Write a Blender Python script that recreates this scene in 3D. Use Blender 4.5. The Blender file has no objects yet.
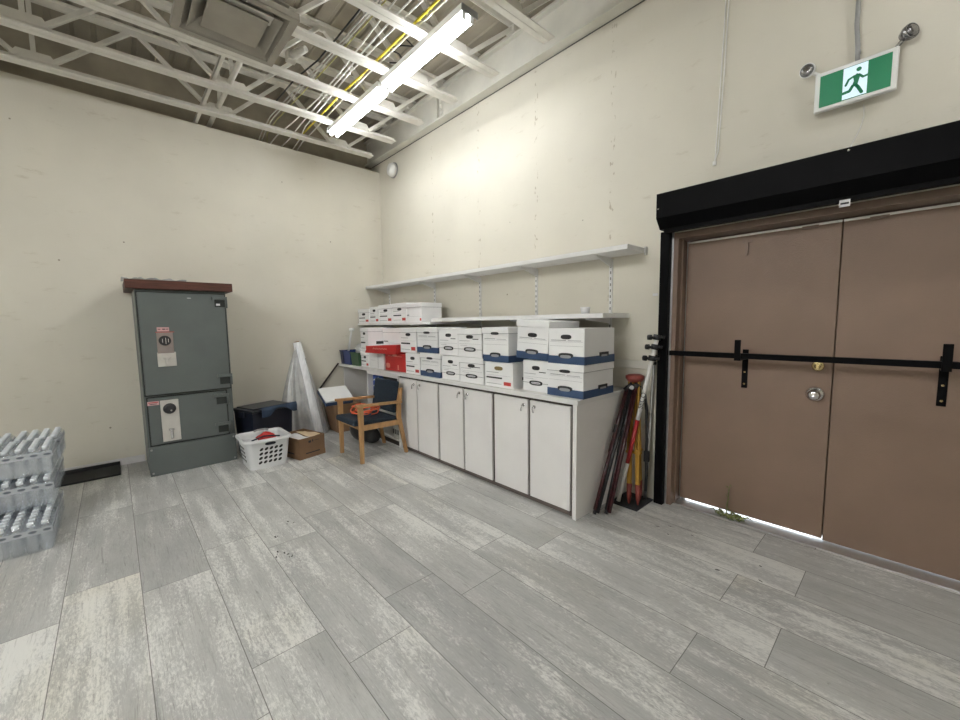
import bpy, bmesh, math, random
from mathutils import Vector, Matrix
random.seed(7)
sc = bpy.context.scene
COL = sc.collection
PI = math.pi
ROOT = {}

# ------------------------------------------------------------------ materials
def new_mat(name):
    m = bpy.data.materials.new(name); m.use_nodes = True
    nt = m.node_tree; nt.nodes.clear()
    out = nt.nodes.new('ShaderNodeOutputMaterial')
    return m, nt, out

def mat(name, col, rough=.5, metal=0., var=.08, scale=8., bump=0., bscale=60., spec=.5, emit=None, estr=0., coat=0., stretch=(1,1,1)):
    m, nt, out = new_mat(name)
    p = nt.nodes.new('ShaderNodeBsdfPrincipled')
    nt.links.new(p.outputs[0], out.inputs[0])
    p.inputs['Roughness'].default_value = rough
    p.inputs['Metallic'].default_value = metal
    p.inputs['Specular IOR Level'].default_value = spec
    p.inputs['Coat Weight'].default_value = coat
    tc = nt.nodes.new('ShaderNodeTexCoord')
    mp = nt.nodes.new('ShaderNodeMapping'); mp.inputs['Scale'].default_value = stretch
    nt.links.new(tc.outputs['Object'], mp.inputs[0])
    n = nt.nodes.new('ShaderNodeTexNoise'); n.inputs['Scale'].default_value = scale; n.inputs['Detail'].default_value = 5
    nt.links.new(mp.outputs[0], n.inputs['Vector'])
    cr = nt.nodes.new('ShaderNodeValToRGB')
    cr.color_ramp.elements[0].position = .3; cr.color_ramp.elements[1].position = .7
    cr.color_ramp.elements[0].color = tuple(c*(1-var) for c in col)+(1,)
    cr.color_ramp.elements[1].color = tuple(min(1,c*(1+var)) for c in col)+(1,)
    nt.links.new(n.outputs['Fac'], cr.inputs[0]); nt.links.new(cr.outputs[0], p.inputs['Base Color'])
    if bump:
        b = nt.nodes.new('ShaderNodeTexNoise'); b.inputs['Scale'].default_value = bscale; b.inputs['Detail'].default_value = 3
        nt.links.new(mp.outputs[0], b.inputs['Vector'])
        bn = nt.nodes.new('ShaderNodeBump'); bn.inputs['Strength'].default_value = bump; bn.inputs['Distance'].default_value = .01
        nt.links.new(b.outputs['Fac'], bn.inputs['Height']); nt.links.new(bn.outputs[0], p.inputs['Normal'])
    if emit:
        p.inputs['Emission Color'].default_value = tuple(emit)+(1,); p.inputs['Emission Strength'].default_value = estr
    return m

def film(name, col, transp=.6, rough=.15, diff=.25, nscale=7.):
    m, nt, out = new_mat(name)
    t = nt.nodes.new('ShaderNodeBsdfTransparent'); t.inputs[0].default_value = (.97,.98,.99,1)
    g = nt.nodes.new('ShaderNodeBsdfGlossy'); g.inputs['Roughness'].default_value = rough; g.inputs[0].default_value = (.95,.97,1,1)
    d = nt.nodes.new('ShaderNodeBsdfDiffuse'); d.inputs[0].default_value = tuple(col)+(1,)
    tl = nt.nodes.new('ShaderNodeBsdfTranslucent'); tl.inputs[0].default_value = tuple(col)+(1,)
    a = nt.nodes.new('ShaderNodeMixShader'); a.inputs[0].default_value = .4
    nt.links.new(d.outputs[0], a.inputs[1]); nt.links.new(tl.outputs[0], a.inputs[2])
    b = nt.nodes.new('ShaderNodeMixShader'); b.inputs[0].default_value = 1-diff
    nt.links.new(a.outputs[0], b.inputs[1]); nt.links.new(g.outputs[0], b.inputs[2])
    tc = nt.nodes.new('ShaderNodeTexCoord'); n = nt.nodes.new('ShaderNodeTexNoise'); n.inputs['Scale'].default_value = nscale; n.inputs['Detail'].default_value = 3
    nt.links.new(tc.outputs['Object'], n.inputs['Vector'])
    mr = nt.nodes.new('ShaderNodeMapRange'); mr.inputs[1].default_value = .3; mr.inputs[2].default_value = .7
    mr.inputs[3].default_value = 1-transp-.12; mr.inputs[4].default_value = 1-transp+.12
    nt.links.new(n.outputs['Fac'], mr.inputs[0])
    c = nt.nodes.new('ShaderNodeMixShader')
    nt.links.new(mr.outputs[0], c.inputs[0]); nt.links.new(t.outputs[0], c.inputs[1]); nt.links.new(b.outputs[0], c.inputs[2])
    nt.links.new(c.outputs[0], out.inputs[0])
    bn = nt.nodes.new('ShaderNodeBump'); bn.inputs['Strength'].default_value = .4; bn.inputs['Distance'].default_value = .01
    nt.links.new(n.outputs['Fac'], bn.inputs['Height']); nt.links.new(bn.outputs[0], g.inputs['Normal'])
    return m

def wall_mat(name, col, cols=()):
    """painted drywall: faint roller mottling, smudges and sparse nail holes"""
    m, nt, out = new_mat(name)
    N = nt.nodes.new; L = nt.links.new
    p = N('ShaderNodeBsdfPrincipled'); L(p.outputs[0], out.inputs[0]); p.inputs['Roughness'].default_value = .62
    p.inputs['Specular IOR Level'].default_value = .3
    g = N('ShaderNodeNewGeometry')
    n1 = N('ShaderNodeTexNoise'); n1.inputs['Scale'].default_value = 1.1; n1.inputs['Detail'].default_value = 6; L(g.outputs['Position'], n1.inputs['Vector'])
    cr = N('ShaderNodeValToRGB'); cr.color_ramp.elements[0].position = .3; cr.color_ramp.elements[1].position = .65
    cr.color_ramp.elements[0].color = tuple(c*.90 for c in col)+(1,); cr.color_ramp.elements[1].color = tuple(col)+(1,)
    L(n1.outputs['Fac'], cr.inputs[0])
    mp = N('ShaderNodeMapping'); mp.inputs['Scale'].default_value = (2.2,2.2,7); L(g.outputs['Position'], mp.inputs[0])
    n2 = N('ShaderNodeTexNoise'); n2.inputs['Scale'].default_value = 1.7; n2.inputs['Detail'].default_value = 7; n2.inputs['Roughness'].default_value = .7; L(mp.outputs[0], n2.inputs['Vector'])
    r2 = N('ShaderNodeValToRGB'); r2.color_ramp.elements[0].position = .60; r2.color_ramp.elements[1].position = .74
    r2.color_ramp.elements[0].color = (1,1,1,1); r2.color_ramp.elements[1].color = (.8,.77,.72,1); L(n2.outputs['Fac'], r2.inputs[0])
    mx = N('ShaderNodeMixRGB'); mx.blend_type = 'MULTIPLY'; mx.inputs[0].default_value = 1; L(cr.outputs[0], mx.inputs[1]); L(r2.outputs[0], mx.inputs[2])
    v = N('ShaderNodeTexVoronoi'); v.inputs['Scale'].default_value = 2.6; L(g.outputs['Position'], v.inputs['Vector'])
    r3 = N('ShaderNodeValToRGB'); r3.color_ramp.elements[0].position = .018; r3.color_ramp.elements[1].position = .026
    r3.color_ramp.elements[0].color = (.42,.39,.34,1); r3.color_ramp.elements[1].color = (1,1,1,1); L(v.outputs['Distance'], r3.inputs[0])
    mx2 = N('ShaderNodeMixRGB'); mx2.blend_type = 'MULTIPLY'; mx2.inputs[0].default_value = 1; L(mx.outputs[0], mx2.inputs[1]); L(r3.outputs[0], mx2.inputs[2])
    last = mx2
    if cols:   # columns of old screw holes and filler dabs above the shelf standards
        sx = N('ShaderNodeSeparateXYZ'); L(g.outputs['Position'], sx.inputs[0])
        tot = None
        for c in cols:
            a = N('ShaderNodeMath'); a.operation = 'COMPARE'; a.inputs[1].default_value = c-.01; a.inputs[2].default_value = .022; L(sx.outputs['X'], a.inputs[0])
            if tot is None: tot = a
            else:
                q = N('ShaderNodeMath'); q.operation = 'ADD'; L(tot.outputs[0], q.inputs[0]); L(a.outputs[0], q.inputs[1]); tot = q
        mpn = N('ShaderNodeMapping'); mpn.inputs['Scale'].default_value = (24,24,13); L(g.outputs['Position'], mpn.inputs[0])
        nn = N('ShaderNodeTexNoise'); nn.inputs['Scale'].default_value = 1.3; nn.inputs['Detail'].default_value = 2; L(mpn.outputs[0], nn.inputs['Vector'])
        rr = N('ShaderNodeValToRGB'); rr.color_ramp.elements[0].position = .60; rr.color_ramp.elements[1].position = .66
        rr.color_ramp.elements[0].color = (0,0,0,1); rr.color_ramp.elements[1].color = (1,1,1,1); L(nn.outputs['Fac'], rr.inputs[0])
        mm = N('ShaderNodeMath'); mm.operation = 'MULTIPLY'; L(tot.outputs[0], mm.inputs[0]); L(rr.outputs[0], mm.inputs[1])
        m3 = N('ShaderNodeMixRGB'); m3.blend_type = 'MULTIPLY'; L(mm.outputs[0], m3.inputs[0]); L(mx2.outputs[0], m3.inputs[1]); m3.inputs[2].default_value = (.70,.66,.60,1); last = m3
    L(last.outputs[0], p.inputs['Base Color'])
    n3 = N('ShaderNodeTexNoise'); n3.inputs['Scale'].default_value = 55; n3.inputs['Detail'].default_value = 3; L(g.outputs['Position'], n3.inputs['Vector'])
    bn = N('ShaderNodeBump'); bn.inputs['Strength'].default_value = .12; bn.inputs['Distance'].default_value = .006
    L(n3.outputs['Fac'], bn.inputs['Height']); L(bn.outputs[0], p.inputs['Normal'])
    return m

def floor_mat():
    m, nt, out = new_mat('grey_vinyl_plank')
    N = nt.nodes.new; L = nt.links.new
    p = N('ShaderNodeBsdfPrincipled'); L(p.outputs[0], out.inputs[0]); p.inputs['Specular IOR Level'].default_value = .45
    g = N('ShaderNodeNewGeometry')
    W, H = 1.22, .3145
    add = N('ShaderNodeVectorMath'); add.operation = 'ADD'; add.inputs[1].default_value = (10.840, 2.5+20*H, 0); L(g.outputs['Position'], add.inputs[0])
    def brick(c1, c2, mort, msize):
        b = N('ShaderNodeTexBrick'); b.offset = .787; b.offset_frequency = 2; b.squash = 1
        b.inputs['Scale'].default_value = 1; b.inputs['Brick Width'].default_value = W; b.inputs['Row Height'].default_value = H
        b.inputs['Mortar Size'].default_value = msize; b.inputs['Mortar Smooth'].default_value = .3; b.inputs['Bias'].default_value = 0
        b.inputs['Color1'].default_value = c1; b.inputs['Color2'].default_value = c2; b.inputs['Mortar'].default_value = mort
        L(add.outputs[0], b.inputs['Vector']); return b
    bid = brick((0,0,0,1), (1,1,1,1), (.5,.5,.5,1), 0.0)
    bg = brick((1,1,1,1), (1,1,1,1), (0,0,0,1), .0022)
    # per-plank offset of the grain
    sc_ = N('ShaderNodeVectorMath'); sc_.operation = 'SCALE'; sc_.inputs['Scale'].default_value = 37.; L(bid.outputs['Color'], sc_.inputs[0])
    pos = N('ShaderNodeVectorMath'); pos.operation = 'ADD'; L(g.outputs['Position'], pos.inputs[0]); L(sc_.outputs[0], pos.inputs[1])
    def noise(sx, sy, scale, det=6, rgh=.6, dist=0.):
        mp = N('ShaderNodeMapping'); mp.inputs['Scale'].default_value = (sx, sy, 1); L(pos.outputs[0], mp.inputs[0])
        n = N('ShaderNodeTexNoise'); n.inputs['Scale'].default_value = scale; n.inputs['Detail'].default_value = det; n.inputs['Roughness'].default_value = rgh
        n.inputs['Distortion'].default_value = dist
        L(mp.outputs[0], n.inputs['Vector']); return n.outputs['Fac']
    def ramp(fac, stops):
        r = N('ShaderNodeValToRGB')
        r.color_ramp.elements[0].position, r.color_ramp.elements[0].color = stops[0][0], tuple(stops[0][1])+(1,)
        r.color_ramp.elements[1].position, r.color_ramp.elements[1].color = stops[1][0], tuple(stops[1][1])+(1,)
        for s in stops[2:]:
            e = r.color_ramp.elements.new(s[0]); e.color = tuple(s[1])+(1,)
        L(fac, r.inputs[0]); return r.outputs[0]
    def mix(kind, fac, a, b):
        x = N('ShaderNodeMixRGB'); x.blend_type = kind
        if hasattr(fac, 'default_value'): L(fac, x.inputs[0])
        else: x.inputs[0].default_value = fac
        for s, i in ((a,1),(b,2)):
            if hasattr(s, 'default_value'): L(s, x.inputs[i])
            else: x.inputs[i].default_value = tuple(s)+(1,)
        return x.outputs[0]
    base = ramp(bid.outputs['Color'], [(0,(.40,.40,.392)), (1,(.55,.55,.535)), (.35,(.485,.485,.47)), (.7,(.435,.435,.425))])
    base = mix('MULTIPLY', .85, base, ramp(noise(1,3.5,2.2,5), [(.3,(.84,.84,.84)), (.7,(1.14,1.14,1.13))]))
    base = mix('MULTIPLY', .7, base, ramp(noise(3,40,5,5,.7), [(.3,(.84,.84,.83)), (.7,(1.10,1.10,1.09))]))
    # worn, limed white patches broken up by the grain
    patch = noise(.8,2.0,1.6,3,.55)
    fine = noise(9,26,3.8,10,.8,.5)
    pr_ = N('ShaderNodeMath'); pr_.operation = 'MULTIPLY_ADD'; pr_.inputs[1].default_value = .22; L(bid.outputs['Color'], pr_.inputs[0]); L(patch, pr_.inputs[2])
    strip = noise(.5,7,2.0,3,.5)
    ps_ = N('ShaderNodeMath'); ps_.operation = 'MULTIPLY_ADD'; ps_.inputs[1].default_value = .7; L(strip, ps_.inputs[0]); L(pr_.outputs[0], ps_.inputs[2])
    mm = N('ShaderNodeMath'); mm.operation = 'MULTIPLY_ADD'; mm.inputs[1].default_value = 1.4; L(fine, mm.inputs[0]); L(ps_.outputs[0], mm.inputs[2])
    hm = N('ShaderNodeMath'); hm.operation = 'MULTIPLY'; hm.inputs[1].default_value = .5; L(mm.outputs[0], hm.inputs[0])
    pm = ramp(hm.outputs[0], [(.83,(0,0,0)), (.93,(1,1,1))])
    base = mix('MIX', mix('MULTIPLY', 1, pm, (.72,.72,.72)), base, (.82,.815,.775))
    pm2 = ramp(hm.outputs[0], [(.66,(.80,.80,.79)), (.78,(1,1,1))])
    base = mix('MULTIPLY', .55, base, pm2)
    # dark scratches along the plank
    scr = noise(1.1,22,4.2,9,.75,1.2)
    sm = ramp(scr, [(.365,(.45,.44,.42)), (.45,(1,1,1))])
    base = mix('MULTIPLY', .6, base, sm)
    blot = ramp(noise(6,9,2.4,6,.75), [(.27,(.42,.40,.36)), (.335,(1,1,1))])
    base = mix('MULTIPLY', .8, base, blot)
    # beige worn stain
    st = ramp(noise(.5,.7,1.3,4), [(.56,(1,1,1)), (.74,(.97,.94,.86))])
    base = mix('MULTIPLY', .8, base, st)
    base = mix('MIX', ramp(bg.outputs['Color'], [(0,(.85,)*3), (1,(0,0,0))]), base, (.12,.115,.105))
    L(base, p.inputs['Base Color'])
    rr = N('ShaderNodeMapRange'); rr.inputs[3].default_value = .34; rr.inputs[4].default_value = .6; L(fine, rr.inputs[0]); L(rr.outputs[0], p.inputs['Roughness'])
    bn = N('ShaderNodeBump'); bn.inputs['Strength'].default_value = .22; bn.inputs['Distance'].default_value = .004; L(scr, bn.inputs['Height']); L(bn.outputs[0], p.inputs['Normal'])
    return m

M = {}
M['wall'] = wall_mat('cream_wall_paint', (.715,.68,.585))
M['wallr'] = wall_mat('cream_wall_paint_with_holes', (.715,.68,.585), (1.345,2.222,3.049,3.857))
M['floor'] = floor_mat()
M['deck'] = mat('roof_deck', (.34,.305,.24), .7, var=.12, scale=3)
M['upper'] = mat('upper_block', (.40,.355,.275), .8, var=.15, scale=4)
M['steel'] = mat('white_painted_steel', (.76,.735,.67), .5, var=.06, scale=9)
M['beam'] = mat('beam_paint', (.68,.66,.59), .55, var=.07, scale=4)
M['base'] = mat('baseboard_vinyl', (.74,.72,.71), .5)
M['white'] = mat('white_enamel', (.80,.80,.78), .35, var=.03)
M['shelf'] = mat('shelf_white', (.76,.755,.74), .4, var=.03)
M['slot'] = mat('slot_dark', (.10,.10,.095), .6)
M['tube'] = mat('tube_glow', (1,1,1), .5, emit=(.965,.985,1), estr=24)
M['tube2'] = mat('tube_glow_fill', (1,1,1), .5, emit=(.965,.985,1), estr=56)  # glow raised so the unseen rear lamps act as fill
M['black'] = mat('black_metal', (.0025,.0025,.003), .5, var=.2, spec=.06)
M['blackp'] = mat('black_plastic', (.012,.012,.013), .45, var=.2)
M['rubber'] = mat('dark_rubber', (.02,.02,.022), .8)
M['door'] = mat('brown_door_paint', (.215,.143,.10), .5, var=.06, scale=3, bump=.25, bscale=160)
M['frame'] = mat('brown_frame_paint', (.19,.125,.09), .45, var=.1)
M['alu'] = mat('aluminium', (.62,.62,.62), .32, metal=.9, var=.06)
M['chrome'] = mat('chrome', (.72,.72,.73), .16, metal=1, var=.02)
M['brass'] = mat('brass', (.70,.55,.28), .25, metal=1, var=.05)
M['safe'] = mat('safe_grey_green', (.115,.131,.125), .42, var=.06, scale=5, bump=.08, bscale=120)
M['safe_d'] = mat('safe_shadow_gap', (.022,.027,.025), .6)
M['wood_slab'] = mat('redwood_slab', (.085,.028,.017), .5, var=.35, scale=6, stretch=(2,1,14))
M['steelplate'] = mat('brushed_plate', (.66,.64,.60), .35, metal=.3, var=.08)
M['plate_pink'] = mat('plate_old', (.34,.29,.27), .35, metal=.5, var=.1)
M['pink'] = mat('pink_sticker', (.66,.40,.40), .5)
M['red'] = mat('red_print', (.50,.045,.04), .5)
M['lam'] = mat('counter_laminate', (.66,.65,.62), .4, var=.05)
M['cab'] = mat('cabinet_white', (.83,.815,.80), .42, var=.03, scale=3)
M['cabedge'] = mat('cabinet_dark_edge', (.045,.032,.026), .5)
M['plinth'] = mat('plinth_brown', (.13,.105,.095), .5)
M['cabin'] = mat('cabinet_inside', (.62,.60,.56), .5)
M['box'] = mat('white_card', (.88,.88,.875), .6, var=.03, scale=4)
M['box2'] = mat('grey_card', (.62,.61,.59), .6, var=.04, scale=4)
M['bluecard'] = mat('blue_card', (.035,.072,.155), .5, var=.1)
M['ink'] = mat('ink', (.02,.02,.022), .6)
M['inkl'] = mat('ink_light', (.34,.34,.35), .6)
M['redcard'] = mat('red_card', (.48,.022,.02), .38, var=.12, scale=5)
M['redl'] = mat('red_print_light', (.75,.32,.25), .4)
M['ochre'] = mat('hole_ochre', (.22,.16,.06), .7)
M['kraft'] = mat('kraft_card', (.215,.125,.065), .7, var=.12, scale=6)
M['kraftd'] = mat('kraft_dark', (.05,.03,.018), .7)
M['oak'] = mat('oak', (.43,.245,.105), .42, var=.18, scale=7, stretch=(4,4,.6))
M['navyf'] = mat('navy_fabric', (.010,.021,.036), .85, var=.25, scale=40, bump=.3, bscale=300)
M['orange'] = mat('orange_cord', (.80,.14,.05), .45)
M['navyp'] = mat('navy_plastic', (.010,.013,.026), .35, var=.2)
M['lidp'] = mat('lid_plastic', (.017,.019,.025), .38, var=.2)
M['cloth'] = mat('navy_cloth', (.025,.045,.085), .8, var=.3, scale=12)
M['basket'] = mat('white_plastic', (.74,.75,.76), .35, var=.02)
M['paper'] = mat('paper', (.72,.72,.73), .6)
M['tan'] = mat('tan_paper', (.62,.47,.30), .6)
M['bluebin'] = mat('blue_bin', (.028,.05,.19), .4)
M['navybin'] = mat('navy_bin', (.016,.022,.07), .4)
M['greenbin'] = mat('green_bin', (.035,.09,.04), .45)
M['bluepack'] = mat('blue_pack', (.02,.08,.42), .35, var=.15)
M['yellow'] = mat('yellow_jacket', (.72,.60,.04), .45)
M['yellow2'] = mat('dull_yellow', (.42,.39,.14), .5)
M['cable'] = mat('white_cable', (.86,.85,.82), .45)
M['cableg'] = mat('grey_cable', (.55,.54,.50), .5)
M['grey'] = mat('grey_metal', (.36,.36,.355), .4, metal=.5)
M['diff'] = mat('diffuser_grey', (.34,.315,.265), .55, var=.06)
M['maroon'] = mat('maroon_pole', (.045,.010,.012), .35, var=.6, scale=30)
M['polered'] = mat('pole_red', (.36,.018,.02), .4)
M['polewhite'] = mat('pole_white', (.74,.73,.70), .35)
M['ywood'] = mat('yellow_wood', (.46,.25,.035), .45, var=.12, stretch=(3,3,.5))
M['headred'] = mat('tripod_red', (.24,.045,.035), .5, var=.3, scale=20)
M['bottle'] = film('clear_bottle', (.86,.91,.96), .50, .08, .35)
M['cap'] = mat('white_cap', (.80,.83,.86), .3)
M['wrap'] = film('shrink_wrap', (.90,.93,.96), .72, .08, .3)
M['band'] = film('wrap_band', (.80,.83,.86), .25, .15, .6)
M['bdark'] = mat('wrap_gap', (.10,.11,.13), .4)
M['poly'] = film('poly_sheet', (.90,.91,.93), .30, .2, .6)
M['rollp'] = mat('poly_roll', (.84,.85,.87), .2, var=.12, scale=4, stretch=(14,14,.5), coat=.4)
M['clear'] = film('clear_plastic', (.85,.87,.88), .35, .1, .6)
M['green'] = mat('exit_green', (.0,.13,.05), .4, emit=(.0,.30,.12), estr=.10, var=.02)
M['exitw'] = mat('exit_white', (.70,.82,.86), .4, emit=(.66,.86,1), estr=.22, var=.02)
M['lens'] = mat('lamp_lens', (.30,.30,.31), .15, metal=.9, var=.3, scale=80)
M['leaf'] = mat('weed_green', (.14,.16,.05), .6, var=.3)
M['concrete'] = mat('outside_concrete', (.5,.5,.48), .8)
M['dirt'] = mat('black_dirt', (.02,.018,.016), .9)

# ------------------------------------------------------------------ mesh builder
class MB:
    def __init__(s): s.bm = bmesh.new()
    def _fin(s, vs, m, M4=None, smooth=False):
        if M4 is not None: bmesh.ops.transform(s.bm, matrix=M4, verts=vs)
        fs = set(f for v in vs for f in v.link_faces)
        for f in fs: f.material_index = m; f.smooth = smooth
        return vs
    def box(s, x0, x1, y0, y1, z0, z1, m=0, bev=0., M4=None, seg=1):
        b = bmesh.new()
        bmesh.ops.create_cube(b, size=1)
        for v in b.verts:
            v.co = Vector(((x0+x1)/2+v.co.x*(x1-x0), (y0+y1)/2+v.co.y*(y1-y0), (z0+z1)/2+v.co.z*(z1-z0)))
        if bev: bmesh.ops.bevel(b, geom=list(b.edges), offset=bev, segments=seg, affect='EDGES', profile=.5)
        s._merge(b, m, M4); return s
    def _merge(s, b, m, M4=None, smooth=False, keepmat=False):
        if M4 is not None: bmesh.ops.transform(b, matrix=M4, verts=list(b.verts))
        mp = {}
        for v in b.verts: mp[v] = s.bm.verts.new(v.co)
        for f in b.faces:
            try: nf = s.bm.faces.new([mp[v] for v in f.verts])
            except ValueError: continue
            nf.material_index = f.material_index if keepmat else m; nf.smooth = smooth or f.smooth
        b.free()
    def hexa(s, bot, top, m=0):
        """8 corners: bot 4 + top 4"""
        vs = [s.bm.verts.new(p) for p in list(bot)+list(top)]
        for q in ((3,2,1,0),(4,5,6,7),(0,1,5,4),(1,2,6,5),(2,3,7,6),(3,0,4,7)):
            f = s.bm.faces.new([vs[i] for i in q]); f.material_index = m
        return s
    def tube(s, pts, r, m=0, seg=10, smooth=True, cap=True):
        pts = [Vector(p) for p in pts]
        n = len(pts); rr = r if isinstance(r, (list,tuple)) else [r]*n
        rings = []; prev = None
        for i, p in enumerate(pts):
            t = (pts[min(i+1,n-1)]-pts[max(i-1,0)]).normalized()
            if prev is None:
                a = Vector((0,0,1)) if abs(t.z) < .9 else Vector((1,0,0))
                u = t.cross(a).normalized()
            else: u = (prev - t*prev.dot(t)).normalized()
            prev = u; w = t.cross(u)
            rings.append([s.bm.verts.new(p+rr[i]*(math.cos(2*PI*k/seg)*u+math.sin(2*PI*k/seg)*w)) for k in range(seg)])
        for i in range(n-1):
            for k in range(seg):
                f = s.bm.faces.new([rings[i][k], rings[i][(k+1)%seg], rings[i+1][(k+1)%seg], rings[i+1][k]]); f.material_index = m; f.smooth = smooth
        if cap:
            f = s.bm.faces.new(rings[0][::-1]); f.material_index = m
            f = s.bm.faces.new(rings[-1]); f.material_index = m
        return s
    def bar(s, p0, p1, w, h, m=0, up=(0,0,1)):
        """rectangular bar between two points; w across, h along 'up'"""
        p0 = Vector(p0); p1 = Vector(p1); t = (p1-p0).normalized(); up = Vector(up)
        sd = t.cross(up).normalized(); u = sd.cross(t)
        c = [(-1,-1),(1,-1),(1,1),(-1,1)]
        return s.hexa([p0+sd*a*w/2+u*b*h/2 for a, b in c], [p1+sd*a*w/2+u*b*h/2 for a, b in c], m)
    def lathe(s, prof, c=(0,0,0), axis='z', seg=20, m=0, smooth=True, M4=None):
        rings = []
        for r, z in prof:
            ring = []
            for k in range(seg):
                a = 2*PI*k/seg; x, y = r*math.cos(a), r*math.sin(a)
                v = {'z':(x,y,z), 'y':(x,z,y), 'x':(z,x,y)}[axis]
                v = Vector(v)
                if M4 is not None: v = M4 @ v
                ring.append(s.bm.verts.new(v+Vector(c)))
            rings.append(ring)
        for i in range(len(rings)-1):
            for k in range(seg):
                f = s.bm.faces.new([rings[i][k], rings[i][(k+1)%seg], rings[i+1][(k+1)%seg], rings[i+1][k]]); f.material_index = m; f.smooth = smooth
        for ring in (rings[0], rings[-1]):
            try: f = s.bm.faces.new(ring); f.material_index = m
            except ValueError: pass
        return s
    def prism(s, poly, axis, a, b, m=0):
        """polygon in the two other axes, extruded along axis from a to b"""
        def P(q, t): return {'x':(t,q[0],q[1]), 'y':(q[0],t,q[1]), 'z':(q[0],q[1],t)}[axis]
        va = [s.bm.verts.new(P(q,a)) for q in poly]; vb = [s.bm.verts.new(P(q,b)) for q in poly]
        n = len(poly)
        for F in (va[::-1], vb):
            f = s.bm.faces.new(F); f.material_index = m
        for i in range(n):
            f = s.bm.faces.new([va[i], va[(i+1)%n], vb[(i+1)%n], vb[i]]); f.material_index = m
        return s
    def oval(s, cx, cz, rx, rz, y0, y1, m=0, seg=16):
        return s.prism([(cx+rx*math.copysign(abs(math.cos(2*PI*k/seg))**.7, math.cos(2*PI*k/seg)), cz+rz*math.copysign(abs(math.sin(2*PI*k/seg))**.7, math.sin(2*PI*k/seg))) for k in range(seg)], 'y', y0, y1, m)
    def grid(s, fn, nu, nv, m=0, smooth=True):
        V = [[s.bm.verts.new(fn(i/nu, j/nv)) for j in range(nv+1)] for i in range(nu+1)]
        for i in range(nu):
            for j in range(nv):
                f = s.bm.faces.new([V[i][j], V[i+1][j], V[i+1][j+1], V[i][j+1]]); f.material_index = m; f.smooth = smooth
        return s
    def build(s, name, mats, parent=None, world=True, kind=None):
        mats = mats if isinstance(mats, (list,tuple)) else [mats]
        bmesh.ops.recalc_face_normals(s.bm, faces=list(s.bm.faces))
        me = bpy.data.meshes.new(name)
        if parent is not None:
            r = ROOT.get(parent.name)
            if world and r is not None:
                bmesh.ops.translate(s.bm, verts=list(s.bm.verts), vec=-r)
            loc = Vector((0,0,0))
        else:
            xs = [v.co for v in s.bm.verts]
            lo = Vector((min(v.x for v in xs), min(v.y for v in xs), min(v.z for v in xs)))
            hi = Vector((max(v.x for v in xs), max(v.y for v in xs), max(v.z for v in xs)))
            loc = Vector(((lo.x+hi.x)/2, (lo.y+hi.y)/2, lo.z))
            bmesh.ops.translate(s.bm, verts=list(s.bm.verts), vec=-loc)
        s.bm.to_mesh(me); s.bm.free()
        for k in mats: me.materials.append(M[k])
        o = bpy.data.objects.new(name, me); COL.objects.link(o); o.location = loc
        if parent is not None:
            o.parent = parent
            if parent.name in ROOT: ROOT[o.name] = ROOT[parent.name]
        else: ROOT[o.name] = loc.copy()
        if kind: o['kind'] = kind
        return o

def thing(name, label, cat, loc, group=None, rotz=0.):
    o = bpy.data.objects.new(name, None); COL.objects.link(o); o.empty_display_size = .1
    o.location = loc; o.rotation_euler = (0,0,rotz); o['label'] = label; o['category'] = cat
    if group: o['group'] = group
    ROOT[o.name] = Vector(loc)
    return o
def tag(o, label, cat, group=None):
    o['label'] = label; o['category'] = cat
    if group: o['group'] = group
    return o
def dup(o, parent=None):
    c = o.copy(); COL.objects.link(c)
    if parent is not None: c.parent = parent
    for ch in list(o.children): dup(ch, c)
    return c
def Rot(ax, ang, c=(0,0,0)):
    return Matrix.Translation(c) @ Matrix.Rotation(ang, 4, ax) @ Matrix.Translation(-Vector(c))

# ------------------------------------------------------------------ setting
ZT = 3.735
XE, YN = 9.0, -7.6
MB().box(-.4, XE+.2, YN-.2, .22, -.12, 0).build('floor', 'floor', kind='structure')
MB().box(-.3, XE+.3, .22, 3.2, -.16, -.012).build('ground_outside', 'concrete', kind='structure')
b = MB(); b.box(-.10, 0, YN, 0, 0, ZT)
b.build('wall_left', 'wall', kind='structure')
MB().box(-.5, -.24, YN, .2, 0, 4.45).build('wall_left_upper', 'upper', kind='structure')
b = MB(); DX0, DX1, DZ = 4.362, 6.24, 2.10
b.box(-.24, DX0, 0, .2, 0, 4.45); b.box(DX1, XE, 0, .2, 0, 4.45); b.box(DX0, DX1, 0, .2, DZ, 4.45)
b.build('wall_right', 'wallr', kind='structure')
MB().box(XE, XE+.2, YN, .2, 0, 4.45).build('wall_near', 'wall', kind='structure')
MB().box(-.5, XE+.2, YN-.2, YN, 0, 4.45).build('wall_rear', 'wall', kind='structure')
# ribbed steel roof deck, ribs along x
pro = []; y = YN-.1
while y < .25:
    pro += [(y,4.33),(y+.10,4.33),(y+.11,4.345),(y+.14,4.345)]; y += .15
pro += [(.25,4.47),(YN-.1,4.47)]
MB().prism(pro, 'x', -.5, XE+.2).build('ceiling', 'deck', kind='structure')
MB().box(0, .012, YN, -2.98, 0, .072).box(0,.012,-2.22,-.02,0,.072).build('baseboard_left', 'base', kind='structure')
MB().box(3.90, 4.28, -.018, 0, 1.065, 1.13, bev=.003).build('trim_1', 'beam', kind='structure')

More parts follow.
